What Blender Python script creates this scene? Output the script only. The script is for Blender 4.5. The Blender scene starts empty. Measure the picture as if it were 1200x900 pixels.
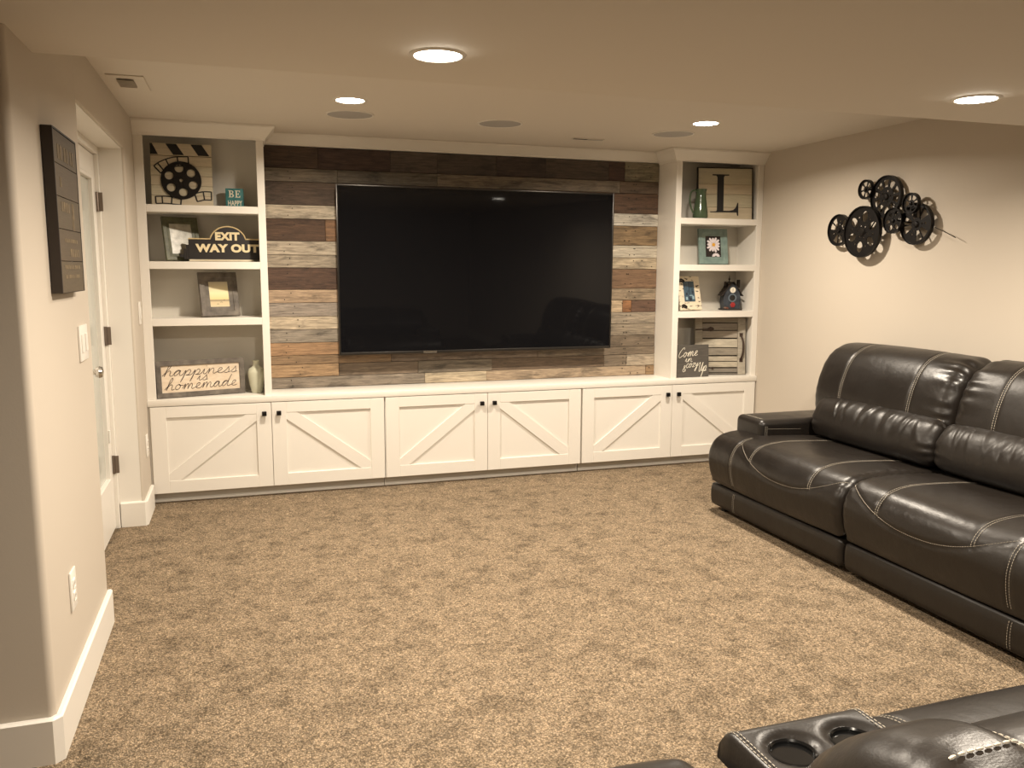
import bpy, bmesh, math, random
import numpy as np
from mathutils import Matrix, Vector, Euler, noise
random.seed(7)
S = bpy.context.scene
COL = S.collection
PI = math.pi
R = math.radians

# ------------------------------------------------------------------ camera
cd = bpy.data.cameras.new('camera'); cam = bpy.data.objects.new('camera', cd); COL.objects.link(cam)
PITCH, YAW, ROLL = 0.1368395, 0.3133433, 0.0039033
_F = Vector((math.sin(YAW)*math.cos(PITCH), math.cos(YAW)*math.cos(PITCH), -math.sin(PITCH)))
_R = Vector((math.cos(YAW), -math.sin(YAW), 0)); _U = _R.cross(_F)
_R2 = math.cos(ROLL)*_R + math.sin(ROLL)*_U; _U2 = -math.sin(ROLL)*_R + math.cos(ROLL)*_U
cam.matrix_world = Matrix(((_R2.x, _U2.x, -_F.x, 0), (_R2.y, _U2.y, -_F.y, 0), (_R2.z, _U2.z, -_F.z, 1.42), (0, 0, 0, 1)))
cd.sensor_fit = 'HORIZONTAL'; cd.sensor_width = 36; cd.lens = 36*976.2/1200
cd.clip_start = 0.02; cd.clip_end = 60
S.camera = cam

# ------------------------------------------------------------------ world, exposure
w = bpy.data.worlds.new('world'); S.world = w; w.use_nodes = True
w.node_tree.nodes['Background'].inputs[0].default_value = (0.02, 0.018, 0.015, 1)
w.node_tree.nodes['Background'].inputs[1].default_value = 0.3
S.view_settings.view_transform = 'Standard'; S.view_settings.look = 'None'
S.view_settings.gamma = 1; S.view_settings.use_curve_mapping = False
S.view_settings.exposure = 0.0
LAMP_W = 44.0            # watts per visible downlight
LAMP_COL = (1.0, 0.875, 0.72)
LAMP_SPREAD = R(162)

# ------------------------------------------------------------------ helpers
class MB:
    """collects shapes in one bmesh"""
    def __init__(s): s.bm = bmesh.new()
    def box(s, x0, x1, y0, y1, z0, z1, bev=0, seg=2, M=None):
        m = Matrix.Translation(((x0+x1)/2, (y0+y1)/2, (z0+z1)/2)) @ Matrix.Diagonal((x1-x0, y1-y0, z1-z0, 1))
        r = bmesh.ops.create_cube(s.bm, size=1, matrix=m)
        vs = r['verts']
        if bev:
            es = list({e for v in vs for e in v.link_edges})
            rb = bmesh.ops.bevel(s.bm, geom=es, offset=bev, segments=seg, profile=0.5, affect='EDGES')
            if M: vs = list({v for f in rb['faces'] for v in f.verts} | {v for v in vs if v.is_valid})
        if M: bmesh.ops.transform(s.bm, matrix=M, verts=[v for v in vs if v.is_valid])
        return s
    def poly(s, pts, t, axis='y', at=0.0):
        """extruded polygon: pts in the plane across axis, from at to at+t"""
        def P(a, b, c):
            return {'y': (a, c, b), 'x': (c, a, b), 'z': (a, b, c)}[axis]
        A = [s.bm.verts.new(P(a, b, at)) for a, b in pts]
        B = [s.bm.verts.new(P(a, b, at+t)) for a, b in pts]
        n = len(pts)
        s.bm.faces.new(A); s.bm.faces.new(B[::-1])
        for i in range(n):
            j = (i+1) % n
            s.bm.faces.new((A[j], A[i], B[i], B[j]))
        return s
    def tube(s, pts, r, n=6, closed=False, caps=True):
        pts = [Vector(p) for p in pts]; N = len(pts)
        rr = r if hasattr(r, '__len__') else [r]*N
        rings = []; prev = None
        for i, p in enumerate(pts):
            a = pts[(i-1) % N] if (closed or i > 0) else p
            b = pts[(i+1) % N] if (closed or i < N-1) else p
            d = (b-a)
            d = d.normalized() if d.length > 1e-9 else Vector((0, 0, 1))
            if prev is None:
                u = d.orthogonal().normalized()
            else:
                u = prev - d*prev.dot(d)
                u = u.normalized() if u.length > 1e-6 else d.orthogonal().normalized()
            prev = u; v = d.cross(u)
            rings.append([s.bm.verts.new(p + (u*math.cos(2*PI*k/n) + v*math.sin(2*PI*k/n))*rr[i]) for k in range(n)])
        for i in range(N if closed else N-1):
            A, B = rings[i], rings[(i+1) % N]
            for k in range(n):
                s.bm.faces.new((A[k], A[(k+1) % n], B[(k+1) % n], B[k]))
        if caps and not closed:
            s.bm.faces.new(rings[0][::-1]); s.bm.faces.new(rings[-1])
        return s
    def lathe(s, prof, n=32, c=(0, 0, 0), axis='z', close=False):
        rings = []
        def P(r, a, h):
            x, y = r*math.cos(a), r*math.sin(a)
            return {'z': (c[0]+x, c[1]+y, c[2]+h), 'y': (c[0]+x, c[1]+h, c[2]+y), 'x': (c[0]+h, c[1]+x, c[2]+y)}[axis]
        for r, h in prof:
            rings.append([s.bm.verts.new(P(max(r, 1e-4), 2*PI*k/n, h)) for k in range(n)])
        M = len(rings)
        for i in range(M if close else M-1):
            A, B = rings[i], rings[(i+1) % M]
            for k in range(n):
                s.bm.faces.new((A[k], A[(k+1) % n], B[(k+1) % n], B[k]))
        if not close:
            s.bm.faces.new(rings[0][::-1]); s.bm.faces.new(rings[-1])
        return s
    def cyl(s, r, h0, h1, n=24, c=(0, 0, 0), axis='z', bev=0):
        pr = [(r, h0), (r, h1)] if not bev else [(r-bev, h0), (r, h0+bev), (r, h1-bev), (r-bev, h1)]
        return s.lathe(pr, n, c, axis)
    def raw(s, vs, fs):
        V = [s.bm.verts.new(v) for v in vs]
        for f in fs: s.bm.faces.new([V[i] for i in f])
        return s
    def mesh(s, name, sharp=35, smooth=True):
        bmesh.ops.recalc_face_normals(s.bm, faces=s.bm.faces)
        me = bpy.data.meshes.new(name); s.bm.to_mesh(me); s.bm.free()
        if smooth:
            me.shade_smooth(); me.set_sharp_from_angle(angle=R(sharp))
        return me

MATW = {}
def link(name, data, mat, parent=None, world=False, color=None):
    if isinstance(data, MB): data = data.mesh(name)
    o = bpy.data.objects.new(name, data); COL.objects.link(o)
    if mat is not None:
        data.materials.clear(); data.materials.append(mat)
    if parent is not None:
        if world: data.transform(MATW[parent.name].inverted())
        o.parent = parent; MATW[o.name] = MATW[parent.name]
    else: MATW[o.name] = Matrix()
    if color: o.color = (*color, 1)
    return o
def tag(o, label, cat, group=None):
    o['label'] = label; o['category'] = cat
    if group: o['group'] = group
    return o
def thing(name, label, cat, loc=(0, 0, 0), rot=(0, 0, 0), group=None):
    o = bpy.data.objects.new(name, None); COL.objects.link(o); o.empty_display_size = .05
    o.location = loc; o.rotation_euler = rot
    MATW[o.name] = Matrix.Translation(loc) @ Euler(rot).to_matrix().to_4x4()
    return tag(o, label, cat, group)
def struct(name, mb, mat):
    o = link(name, mb, mat); o['kind'] = 'structure'; return o
def copy_thing(root, loc, rot=None, label=None):
    r = root.copy(); COL.objects.link(r); r.location = loc
    if rot: r.rotation_euler = rot
    if label: r['label'] = label
    for ch in list(root.children):
        c = ch.copy(); COL.objects.link(c); c.parent = r
        for g in ch.children:
            d = g.copy(); COL.objects.link(d); d.parent = c
    return r
def crom(pts, n=6, closed=False):
    """Catmull-Rom through points (any dimension)"""
    P = [np.array(p, float) for p in pts]; N = len(P); out = []
    for i in range(N if closed else N-1):
        if closed: a, b, c, d = P[i-1], P[i], P[(i+1) % N], P[(i+2) % N]
        else: a, b, c, d = P[max(i-1, 0)], P[i], P[i+1], P[min(i+2, N-1)]
        for k in range(n):
            t = k/n
            out.append(.5*((2*b)+(-a+c)*t+(2*a-5*b+4*c-d)*t*t+(-a+3*b-3*c+d)*t**3))
    if not closed: out.append(P[-1])
    return out
def curve_mesh(cu):
    ob = bpy.data.objects.new('tmp', cu); COL.objects.link(ob)
    dg = bpy.context.evaluated_depsgraph_get()
    me = bpy.data.meshes.new_from_object(ob.evaluated_get(dg))
    bpy.data.objects.remove(ob); bpy.data.curves.remove(cu)
    return me
def cutout(loops, t, bevel=0):
    """plate of thickness t in the XY plane, inner loops are holes"""
    cu = bpy.data.curves.new('tmp', 'CURVE'); cu.dimensions = '2D'; cu.fill_mode = 'BOTH'; cu.extrude = t/2
    cu.bevel_depth = bevel
    for L in loops:
        sp = cu.splines.new('POLY'); sp.points.add(len(L)-1)
        for p, q in zip(sp.points, L): p.co = (q[0], q[1], 0, 1)
        sp.use_cyclic_u = True
    return curve_mesh(cu)
def text_mesh(s, size, t=.002, bold=0.0, spacing=1.0):
    cu = bpy.data.curves.new('tmp', 'FONT'); cu.body = s; cu.size = size; cu.extrude = t/2; cu.offset = bold
    cu.align_x = 'CENTER'; cu.align_y = 'CENTER'; cu.space_character = spacing
    return curve_mesh(cu)
def circ(r, n=32, c=(0, 0), a0=0, sx=1, sy=1):
    return [(c[0]+r*sx*math.cos(a0+2*PI*k/n), c[1]+r*sy*math.sin(a0+2*PI*k/n)) for k in range(n)]
UPRIGHT = Matrix.Rotation(PI/2, 4, 'X')        # plate from XY plane to the XZ plane, facing -Y

# ------------------------------------------------------------------ materials
def mat(name, col, rough=.5, metal=0, **k):
    m = bpy.data.materials.new(name); m.use_nodes = True
    b = m.node_tree.nodes['Principled BSDF']
    b.inputs['Base Color'].default_value = (*col, 1); b.inputs['Roughness'].default_value = rough
    b.inputs['Metallic'].default_value = metal
    for kk, v in k.items(): b.inputs[kk.replace('_', ' ')].default_value = v
    return m
def N(m, t, **k):
    n = m.node_tree.nodes.new(t)
    for kk, v in k.items():
        if hasattr(n, kk): setattr(n, kk, v)
    return n
def L(m, a, b): m.node_tree.links.new(a, b)
def BS(m): return m.node_tree.nodes['Principled BSDF']
def add_bump(m, scale, strength, dist=.002, detail=3, coord='Object', stretch=(1, 1, 1)):
    tc = N(m, 'ShaderNodeTexCoord'); mp = N(m, 'ShaderNodeMapping'); mp.inputs['Scale'].default_value = stretch
    no = N(m, 'ShaderNodeTexNoise'); no.inputs['Scale'].default_value = scale; no.inputs['Detail'].default_value = detail
    bu = N(m, 'ShaderNodeBump'); bu.inputs['Strength'].default_value = strength; bu.inputs['Distance'].default_value = dist
    L(m, tc.outputs[coord], mp.inputs[0]); L(m, mp.outputs[0], no.inputs[0]); L(m, no.outputs[0], bu.inputs['Height'])
    L(m, bu.outputs[0], BS(m).inputs['Normal'])
    return no
def vary(m, a, b, scale, stretch=(1, 1, 1), detail=4, lo=.3, hi=.7):
    tc = N(m, 'ShaderNodeTexCoord'); mp = N(m, 'ShaderNodeMapping'); mp.inputs['Scale'].default_value = stretch
    no = N(m, 'ShaderNodeTexNoise'); no.inputs['Scale'].default_value = scale; no.inputs['Detail'].default_value = detail
    cr = N(m, 'ShaderNodeValToRGB'); cr.color_ramp.elements[0].position = lo; cr.color_ramp.elements[1].position = hi
    cr.color_ramp.elements[0].color = (*a, 1); cr.color_ramp.elements[1].color = (*b, 1)
    L(m, tc.outputs['Object'], mp.inputs[0]); L(m, mp.outputs[0], no.inputs[0]); L(m, no.outputs[0], cr.inputs[0])
    L(m, cr.outputs[0], BS(m).inputs['Base Color'])
    return cr

WALL = mat('wall_paint', (.55, .49, .41), .75); add_bump(WALL, 190, .12, .001, 2)
CEIL = mat('ceiling_paint', (.68, .625, .545), .85); add_bump(CEIL, 130, .18, .0015, 3)
WHITE = mat('white_trim_paint', (.80, .765, .70), .38)
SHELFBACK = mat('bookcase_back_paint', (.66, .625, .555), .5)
BLACK = mat('matte_black', (.012, .011, .010), .45)
KNOB = mat('black_iron', (.015, .013, .012), .35, .6)
SCREEN = mat('tv_screen', (.006, .006, .007), .04); BS(SCREEN).inputs['Specular IOR Level'].default_value = .26
BEZEL = mat('dark_bezel', (.05, .046, .042), .3, .7)
SILVER = mat('silver', (.6, .58, .54), .25, 1)
HINGE = mat('bronze_hinge', (.20, .16, .13), .4, .8)
GRILLE = mat('speaker_grille', (.42, .40, .375), .7)
DARKSLOT = mat('dark_slot', (.03, .028, .026), .8)
PLASTIC = mat('white_plastic', (.82, .79, .73), .35)
LENS = mat('lamp_lens', (1, .95, .85), .5)
BS(LENS).inputs['Emission Color'].default_value = (1.0, .92, .78, 1); BS(LENS).inputs['Emission Strength'].default_value = 40
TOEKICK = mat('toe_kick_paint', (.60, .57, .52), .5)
DOORGLASS = mat('blind_behind_glass', (.50, .51, .46), .15)

def wood_by_object(name, rough=.7, contrast=.55, blot=.50):
    """weathered board: hue from the object's own colour, grain along local X, stains at random"""
    m = bpy.data.materials.new(name); m.use_nodes = True
    b = BS(m); b.inputs['Roughness'].default_value = rough
    oi = N(m, 'ShaderNodeObjectInfo'); tc = N(m, 'ShaderNodeTexCoord')
    ad = N(m, 'ShaderNodeVectorMath', operation='ADD'); sc = N(m, 'ShaderNodeMath', operation='MULTIPLY'); sc.inputs[1].default_value = 37.0
    L(m, oi.outputs['Random'], sc.inputs[0]); L(m, tc.outputs['Object'], ad.inputs[0]); L(m, sc.outputs[0], ad.inputs[1])
    def noise_(stretch, scale, detail=5, rgh=.6, dist=0):
        mp = N(m, 'ShaderNodeMapping'); mp.inputs['Scale'].default_value = stretch
        no = N(m, 'ShaderNodeTexNoise'); no.inputs['Scale'].default_value = scale; no.inputs['Detail'].default_value = detail
        no.inputs['Roughness'].default_value = rgh; no.inputs['Distortion'].default_value = dist
        L(m, ad.outputs[0], mp.inputs[0]); L(m, mp.outputs[0], no.inputs[0]); return no.outputs[0]
    def ramp(src, lo, hi, a, b_):
        cr = N(m, 'ShaderNodeMapRange'); cr.inputs[1].default_value = lo; cr.inputs[2].default_value = hi
        cr.inputs[3].default_value = a; cr.inputs[4].default_value = b_; L(m, src, cr.inputs[0]); return cr.outputs[0]
    g1 = ramp(noise_((.9, 12, 12), 7, 6, .7, .6), .3, .7, 1-contrast, 1+contrast*.75)
    g2 = ramp(noise_((2, 45, 45), 9, 4, .6), .35, .65, 1-contrast*.35, 1+contrast*.3)
    bl = ramp(noise_((1.6, 5, 5), 3.2, 4, .65, .5), .52, .68, 1.0, 1-blot)
    mu = N(m, 'ShaderNodeMath', operation='MULTIPLY'); L(m, g1, mu.inputs[0]); L(m, g2, mu.inputs[1])
    mu2 = N(m, 'ShaderNodeMath', operation='MULTIPLY'); L(m, mu.outputs[0], mu2.inputs[0]); L(m, bl, mu2.inputs[1])
    vm = N(m, 'ShaderNodeVectorMath', operation='SCALE'); L(m, oi.outputs['Color'], vm.inputs[0]); L(m, mu2.outputs[0], vm.inputs['Scale'])
    L(m, vm.outputs[0], b.inputs['Base Color'])
    bu = N(m, 'ShaderNodeBump'); bu.inputs['Strength'].default_value = .5; bu.inputs['Distance'].default_value = .002
    L(m, mu.outputs[0], bu.inputs['Height']); L(m, bu.outputs[0], b.inputs['Normal'])
    return m
BARN = wood_by_object('reclaimed_wood')
PALEWOOD = wood_by_object('painted_plank', .7, .12, .06)
SHUTTERWOOD = wood_by_object('shutter_wood', .75, .26, .20)
def sr(r, g, b):
    f = lambda c: (c/255/12.92 if c/255 <= .04045 else ((c/255+.055)/1.055)**2.4)
    return (f(r), f(g), f(b))

LEATHER = mat('dark_leather', (.0125, .0098, .0078), .34)
BS(LEATHER).inputs['Specular IOR Level'].default_value = .42
def leather_nodes(m):
    tc = N(m, 'ShaderNodeTexCoord')
    n1 = N(m, 'ShaderNodeTexVoronoi'); n1.inputs['Scale'].default_value = 260
    n2 = N(m, 'ShaderNodeTexNoise'); n2.inputs['Scale'].default_value = 9; n2.inputs['Detail'].default_value = 5
    n3 = N(m, 'ShaderNodeTexNoise'); n3.inputs['Scale'].default_value = 4; n3.inputs['Detail'].default_value = 6
    for n in (n1, n2, n3): L(m, tc.outputs['Object'], n.inputs['Vector'])
    b1 = N(m, 'ShaderNodeBump'); b1.inputs['Strength'].default_value = .12; b1.inputs['Distance'].default_value = .0008
    b2 = N(m, 'ShaderNodeBump'); b2.inputs['Strength'].default_value = .35; b2.inputs['Distance'].default_value = .012
    L(m, n1.outputs['Distance'], b1.inputs['Height']); L(m, n2.outputs[0], b2.inputs['Height']); L(m, b1.outputs[0], b2.inputs['Normal'])
    L(m, b2.outputs[0], BS(m).inputs['Normal'])
    mr = N(m, 'ShaderNodeMapRange'); mr.inputs[1].default_value = .3; mr.inputs[2].default_value = .7; mr.inputs[3].default_value = .30; mr.inputs[4].default_value = .46
    L(m, n3.outputs[0], mr.inputs[0]); L(m, mr.outputs[0], BS(m).inputs['Roughness'])
leather_nodes(LEATHER)
THREAD = mat('pale_thread', (.50, .45, .37), .7)
CUPMETAL = mat('cupholder_plastic', (.008, .008, .008), .15)
REELMETAL = mat('dark_reel_metal', (.014, .012, .011), .4, .5)

CARPET = mat('carpet', (.42, .31, .19), 1.0)
def carpet_nodes(m):
    BS(m).inputs['Specular IOR Level'].default_value = .05
    tc = N(m, 'ShaderNodeTexCoord')
    def no(scale, det, rg=.5, stretch=(1, 1, 1)):
        mp = N(m, 'ShaderNodeMapping'); mp.inputs['Scale'].default_value = stretch
        n = N(m, 'ShaderNodeTexNoise'); n.inputs['Scale'].default_value = scale; n.inputs['Detail'].default_value = det; n.inputs['Roughness'].default_value = rg
        L(m, tc.outputs['Object'], mp.inputs[0]); L(m, mp.outputs[0], n.inputs[0]); return n.outputs[0]
    def rng(src, lo, hi, a, b):
        r = N(m, 'ShaderNodeMapRange'); r.inputs[1].default_value = lo; r.inputs[2].default_value = hi; r.inputs[3].default_value = a; r.inputs[4].default_value = b
        L(m, src, r.inputs[0]); return r.outputs[0]
    def mul(a, b):
        n = N(m, 'ShaderNodeMath', operation='MULTIPLY'); L(m, a, n.inputs[0]); L(m, b, n.inputs[1]); return n.outputs[0]
    big = rng(no(7.5, 6, .68), .47, .70, 1.06, .58)
    mid = rng(no(26, 4, .65), .30, .70, 1.18, .80)
    vo = N(m, 'ShaderNodeTexVoronoi'); vo.inputs['Scale'].default_value = 170
    di = N(m, 'ShaderNodeTexNoise'); di.inputs['Scale'].default_value = 70
    av = N(m, 'ShaderNodeVectorMath', operation='MULTIPLY_ADD'); av.inputs[1].default_value = (.012, .012, .012)
    L(m, tc.outputs['Object'], di.inputs[0]); L(m, di.outputs['Color'], av.inputs[0]); L(m, tc.outputs['Object'], av.inputs[2])
    L(m, av.outputs[0], vo.inputs['Vector'])
    se = N(m, 'ShaderNodeSeparateColor'); L(m, vo.outputs['Color'], se.inputs[0])
    cell = rng(se.outputs[0], 0, 1, .62, 1.4)
    edge = rng(vo.outputs['Distance'], .15, .75, 1.15, .45)
    v = mul(mul(mul(big, mid), cell), edge)
    mx = N(m, 'ShaderNodeMix', data_type='RGBA'); mx.inputs[6].default_value = (.37, .275, .178, 1); mx.inputs[7].default_value = (.29, .228, .160, 1)
    L(m, se.outputs[1], mx.inputs[0])
    vm = N(m, 'ShaderNodeVectorMath', operation='SCALE'); L(m, mx.outputs[2], vm.inputs[0]); L(m, v, vm.inputs['Scale'])
    L(m, vm.outputs[0], BS(m).inputs['Base Color'])
    bu = N(m, 'ShaderNodeBump'); bu.inputs['Strength'].default_value = .8; bu.inputs['Distance'].default_value = .006; bu.invert = True
    L(m, vo.outputs['Distance'], bu.inputs['Height']); L(m, bu.outputs[0], BS(m).inputs['Normal'])
carpet_nodes(CARPET)

# ------------------------------------------------------------------ the room
LW, RW, BK = -.556, 3.640, 5.620          # left wall, right wall, back wall
HC, HS, YS = 2.256, 2.044, 2.868          # high ceiling, soffit height, soffit edge
O0, O1, DX = 3.550, 4.912, -.705          # door opening along the left wall, door plane
HW = 2.545                                # hall wall plane, faces the camera side
REAR, HALL = -2.6, -3.2

struct('floor', MB().box(HALL-.1, RW+.1, REAR-.1, BK+.1, -.1, 0), CARPET)
cm = MB()
cm.box(HALL-.1, RW+.1, YS, BK+.1, HC, HC+.1)
cm.box(HALL-.1, RW+.1, REAR-.1, YS, HS, HC+.1, .006, 2)
struct('ceiling', cm, CEIL)

def arc(cx, cy, r, a0, a1, n=5):
    return [(cx+r*math.cos(R(a0+(a1-a0)*k/n)), cy+r*math.sin(R(a0+(a1-a0)*k/n))) for k in range(n+1)]
r = .02
wl = MB()
plan = [(HALL, HW)] + arc(LW-r, HW+r, r, -90, 0) + arc(LW-.012, O0-.012, .012, 0, 90, 4) + [(DX-.05, O0), (DX-.05, O0-.25), (DX-.2, HW+.2), (HALL, HW+.2)]
wl.poly(plan, HC, 'z', 0)
plan2 = arc(LW-.012, O1+.012, .012, -90, 0, 4) + [(LW, BK), (DX-.05, BK), (DX-.05, O1)]
wl.poly(plan2, HC, 'z', 0)
# header over the opening, lower edges rounded
hd = [(DX-.05, HC), (DX-.05, HS-.002), (LW-.012, HS-.002), (LW-.004, HS+.001), (LW, HS+.010), (LW, HC)]
mbv = [(O0-.001, O1+.013)]
V = []
for y in (O0-.013, O1+.013): V += [(a, y, b) for a, b in hd]
n = len(hd)
wl.raw(V, [tuple(range(n)), tuple(range(2*n-1, n-1, -1))] + [((i+1) % n, i, n+i, n+(i+1) % n) for i in range(n)])
struct('wall_left', wl, WALL)
struct('wall_right', MB().box(RW, RW+.12, REAR-.1, BK+.1, 0, HC), WALL)
struct('wall_back', MB().box(HALL, RW, BK, BK+.12, 0, HC), WALL)
struct('wall_rear', MB().box(HALL, RW, REAR-.12, REAR, 0, HS), WALL)
struct('wall_hall', MB().box(HALL-.1, HALL, REAR, HW+.2, 0, HS), WALL)

# baseboards: swept section, height .138
BH, BT = .138, .017
def base_run(pts, closed=False):
    """plan polyline with the room on its right hand side"""
    mb = MB(); n = len(pts); offs = []
    for i in range(n):
        p = Vector(pts[i]); a = Vector(pts[max(i-1, 0)]); b = Vector(pts[min(i+1, n-1)])
        d1 = (p-a).normalized() if i > 0 else None; d2 = (b-p).normalized() if i < n-1 else None
        rt = lambda d: Vector((d.y, -d.x))
        if d1 is None: o = rt(d2)
        elif d2 is None: o = rt(d1)
        else:
            o = (rt(d1)+rt(d2)); o = o/ (o.length**2/2) if o.length > 1e-6 else rt(d1)
        offs.append(o)
    sec = [(0, 0), (BT, 0), (BT, BH-.006), (BT-.006, BH), (0, BH)]
    V = []
    for p, o in zip(pts, offs):
        for t, z in sec: V.append((p[0]+o.x*t, p[1]+o.y*t, z))
    k = len(sec); F = []
    for i in range(n-1):
        for j in range(k):
            F.append((i*k+j, i*k+(j+1) % k, (i+1)*k+(j+1) % k, (i+1)*k+j))
    F += [tuple(range(k)), tuple(range(n*k-1, (n-1)*k-1, -1))]
    return mb.raw(V, F)
bl = base_run([(HALL, HW-.001), (LW-.012, HW-.001), (LW+.001, HW+.012), (LW+.001, O0)])
struct('baseboard_left', bl, WHITE)
struct('baseboard_left_far', base_run([(DX+.03, O1-.0036), (LW-.004, O1-.0036), (LW+.001, O1+.004), (LW+.001, 5.27)]), WHITE)
struct('baseboard_right', MB().box(RW-BT, RW, REAR, 5.29, 0, BH, .004, 1), WHITE)

# ------------------------------------------------------------------ glazed door in the recess
dr = thing('door_1', 'white glazed double door in the left wall recess with bronze hinges', 'door', (DX, (O0+O1)/2, 0))
dr['kind'] = 'structure'
def dpart(name, mb, m, p=dr): return link(name, mb, m, p, True)
fr = MB()
fr.box(DX-.045, DX+.025, O1-.035, O1, 0, HS-.004, .002, 1); fr.box(DX-.045, DX+.025, O0, O0+.035, 0, HS-.004, .002, 1)
fr.box(DX-.045, DX+.025, O0+.035, O1-.035, HS-.042, HS-.004, .002, 1)
dpart('door_frame', fr, WHITE)
mid = (O0+O1)/2
for a, b in ((mid+.002, O1-.037), (O0+.037, mid-.002)):
    lf = MB(); st = .095
    lf.box(DX-.035, DX+.005, a, a+st, .012, HS-.045, .003, 1); lf.box(DX-.035, DX+.005, b-st, b, .012, HS-.045, .003, 1)
    lf.box(DX-.035, DX+.005, a+st, b-st, .012, .29, .003, 1); lf.box(DX-.035, DX+.005, a+st, b-st, HS-.16, HS-.045, .003, 1)
    lo = dpart('door_leaf', lf, WHITE)
    lm = MB()
    for (y0, y1, z0, z1) in ((a+st, a+st+.018, .29, HS-.16), (b-st-.018, b-st, .29, HS-.16), (a+st+.018, b-st-.018, .29, .308), (a+st+.018, b-st-.018, HS-.178, HS-.16)):
        lm.box(DX-.038, DX+.010, y0, y1, z0, z1, .003, 1)
    dpart('glazing_bead', lm, WHITE, lo)
    dpart('glass', MB().box(DX-.018, DX-.012, a+st+.018, b-st-.018, .308, HS-.178), DOORGLASS, lo)
kn = MB().lathe([(.028, 0), (.028, .006), (.012, .010), (.012, .035), (.024, .042), (.029, .055), (.024, .068), (.008, .072)], 20, (DX+.005, mid+.05, .935), 'x')
ln = MB(); ln.box(DX+.0255, LW-.014, O1-.0035, O1-.0005, 0, HS-.006); ln.box(DX+.0255, LW-.014, O0+.004, O1-.004, HS-.006, HS-.0025)
dpart('jamb_liner', ln, WHITE)
dpart('door_knob', kn, SILVER)
dpart('blind_slider', MB().box(DX+.010, DX+.020, O1-.037-.113, O1-.037-.098, .50, .57, .003, 1), PLASTIC)
for z in (.36, 1.06, 1.76):
    h = MB().box(DX+.006, DX+.038, O1-.0385, O1-.0345, z-.048, z+.048, .001, 1)
    h.cyl(.007, z-.05, z+.05, 10, (DX+.012, O1-.040, 0))
    dpart('hinge', h, HINGE)

# ------------------------------------------------------------------ built-in: base cabinets, counter, bookcases
DF = 5.305            # door faces
BF = 5.325            # bookcase front
CT = .640             # counter top
PW = 5.585            # face of the plank wall
TK = .066
def cab_door(parent, x0, x1, hinge_left):
    z0, z1 = TK+.002, .596
    st, tr, brw = .088, .066, .082
    f = MB(); y0, y1 = DF, DF+.018
    f.box(x0, x0+st, y0, y1, z0, z1, .0015, 1); f.box(x1-st, x1, y0, y1, z0, z1, .0015, 1)
    f.box(x0+st, x1-st, y0, y1, z1-tr, z1, .0015, 1); f.box(x0+st, x1-st, y0, y1, z0, z0+.075, .0015, 1)
    d = link('door', f, WHITE, parent, True)
    link('door_panel', MB().box(x0+st-.004, x1-st+.004, DF+.0115, DF+.0165, z0+.06, z1-tr+.004), WHITE, d, True)
    # diagonal brace between the two corners of the opening
    a0, a1, b0, b1 = x0+st, x1-st, z0+.075, z1-tr
    k = brw*.62
    if hinge_left: pg = [(a0, b0), (a0+k*1.25, b0), (a1, b1-k*.82), (a1, b1), (a1-k*1.25, b1), (a0, b0+k*.82)]
    else: pg = [(a1, b0), (a1, b0+k*.82), (a0+k*1.25, b1), (a0, b1), (a0, b1-k*.82), (a1-k*1.25, b0)]
    link('diagonal_brace', MB().poly(pg, .0095, 'y', DF+.002), WHITE, d, True)
    kx = x1-.042 if hinge_left else x0+.042
    k_ = MB().box(kx-.014, kx+.014, DF-.030, DF-.012, z1-.078, z1-.050, .003, 2); k_.cyl(.006, DF-.014, DF+.001, 10, (kx, 0, z1-.064), 'y')
    link('knob', k_, KNOB, d, True)
units = [(-.5557, .8545, .1515), (.8575, 2.2285, 1.5475), (2.2345, 3.6396, 2.9365)]
lab = ['white base cabinet under the left bookcase, its doors with diagonal braces',
       'white base cabinet under the television, middle of the three',
       'white base cabinet under the right bookcase, partly behind the sofa']
for (x0, x1, xm), lb in zip(units, lab):
    c = thing('base_cabinet', lb, 'cabinet', ((x0+x1)/2, 5.45, 0), group='base cabinets of the built-in')
    b = MB(); b.box(x0, x1, DF+.020, BK-.004, TK, .598)
    link('carcass', b, WHITE, c, True)
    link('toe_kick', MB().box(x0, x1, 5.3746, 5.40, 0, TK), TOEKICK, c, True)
    link('toe_kick_bead', MB().box(x0, x1, 5.366, 5.3745, 0, .012, .002, 1), WHITE, c, True)
    cab_door(c, x0+(.0135 if x0 < 0 else .0035), xm-.0015, True); cab_door(c, xm+.0015, x1-(.0125 if x1 > 3 else .0035), False)
ct = MB().box(-.5557, 3.6395, DF-.001, BK-.002, .600, CT, .004, 2)
tag(link('countertop', ct, WHITE), 'long white countertop running over all three base cabinets', 'countertop')

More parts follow.
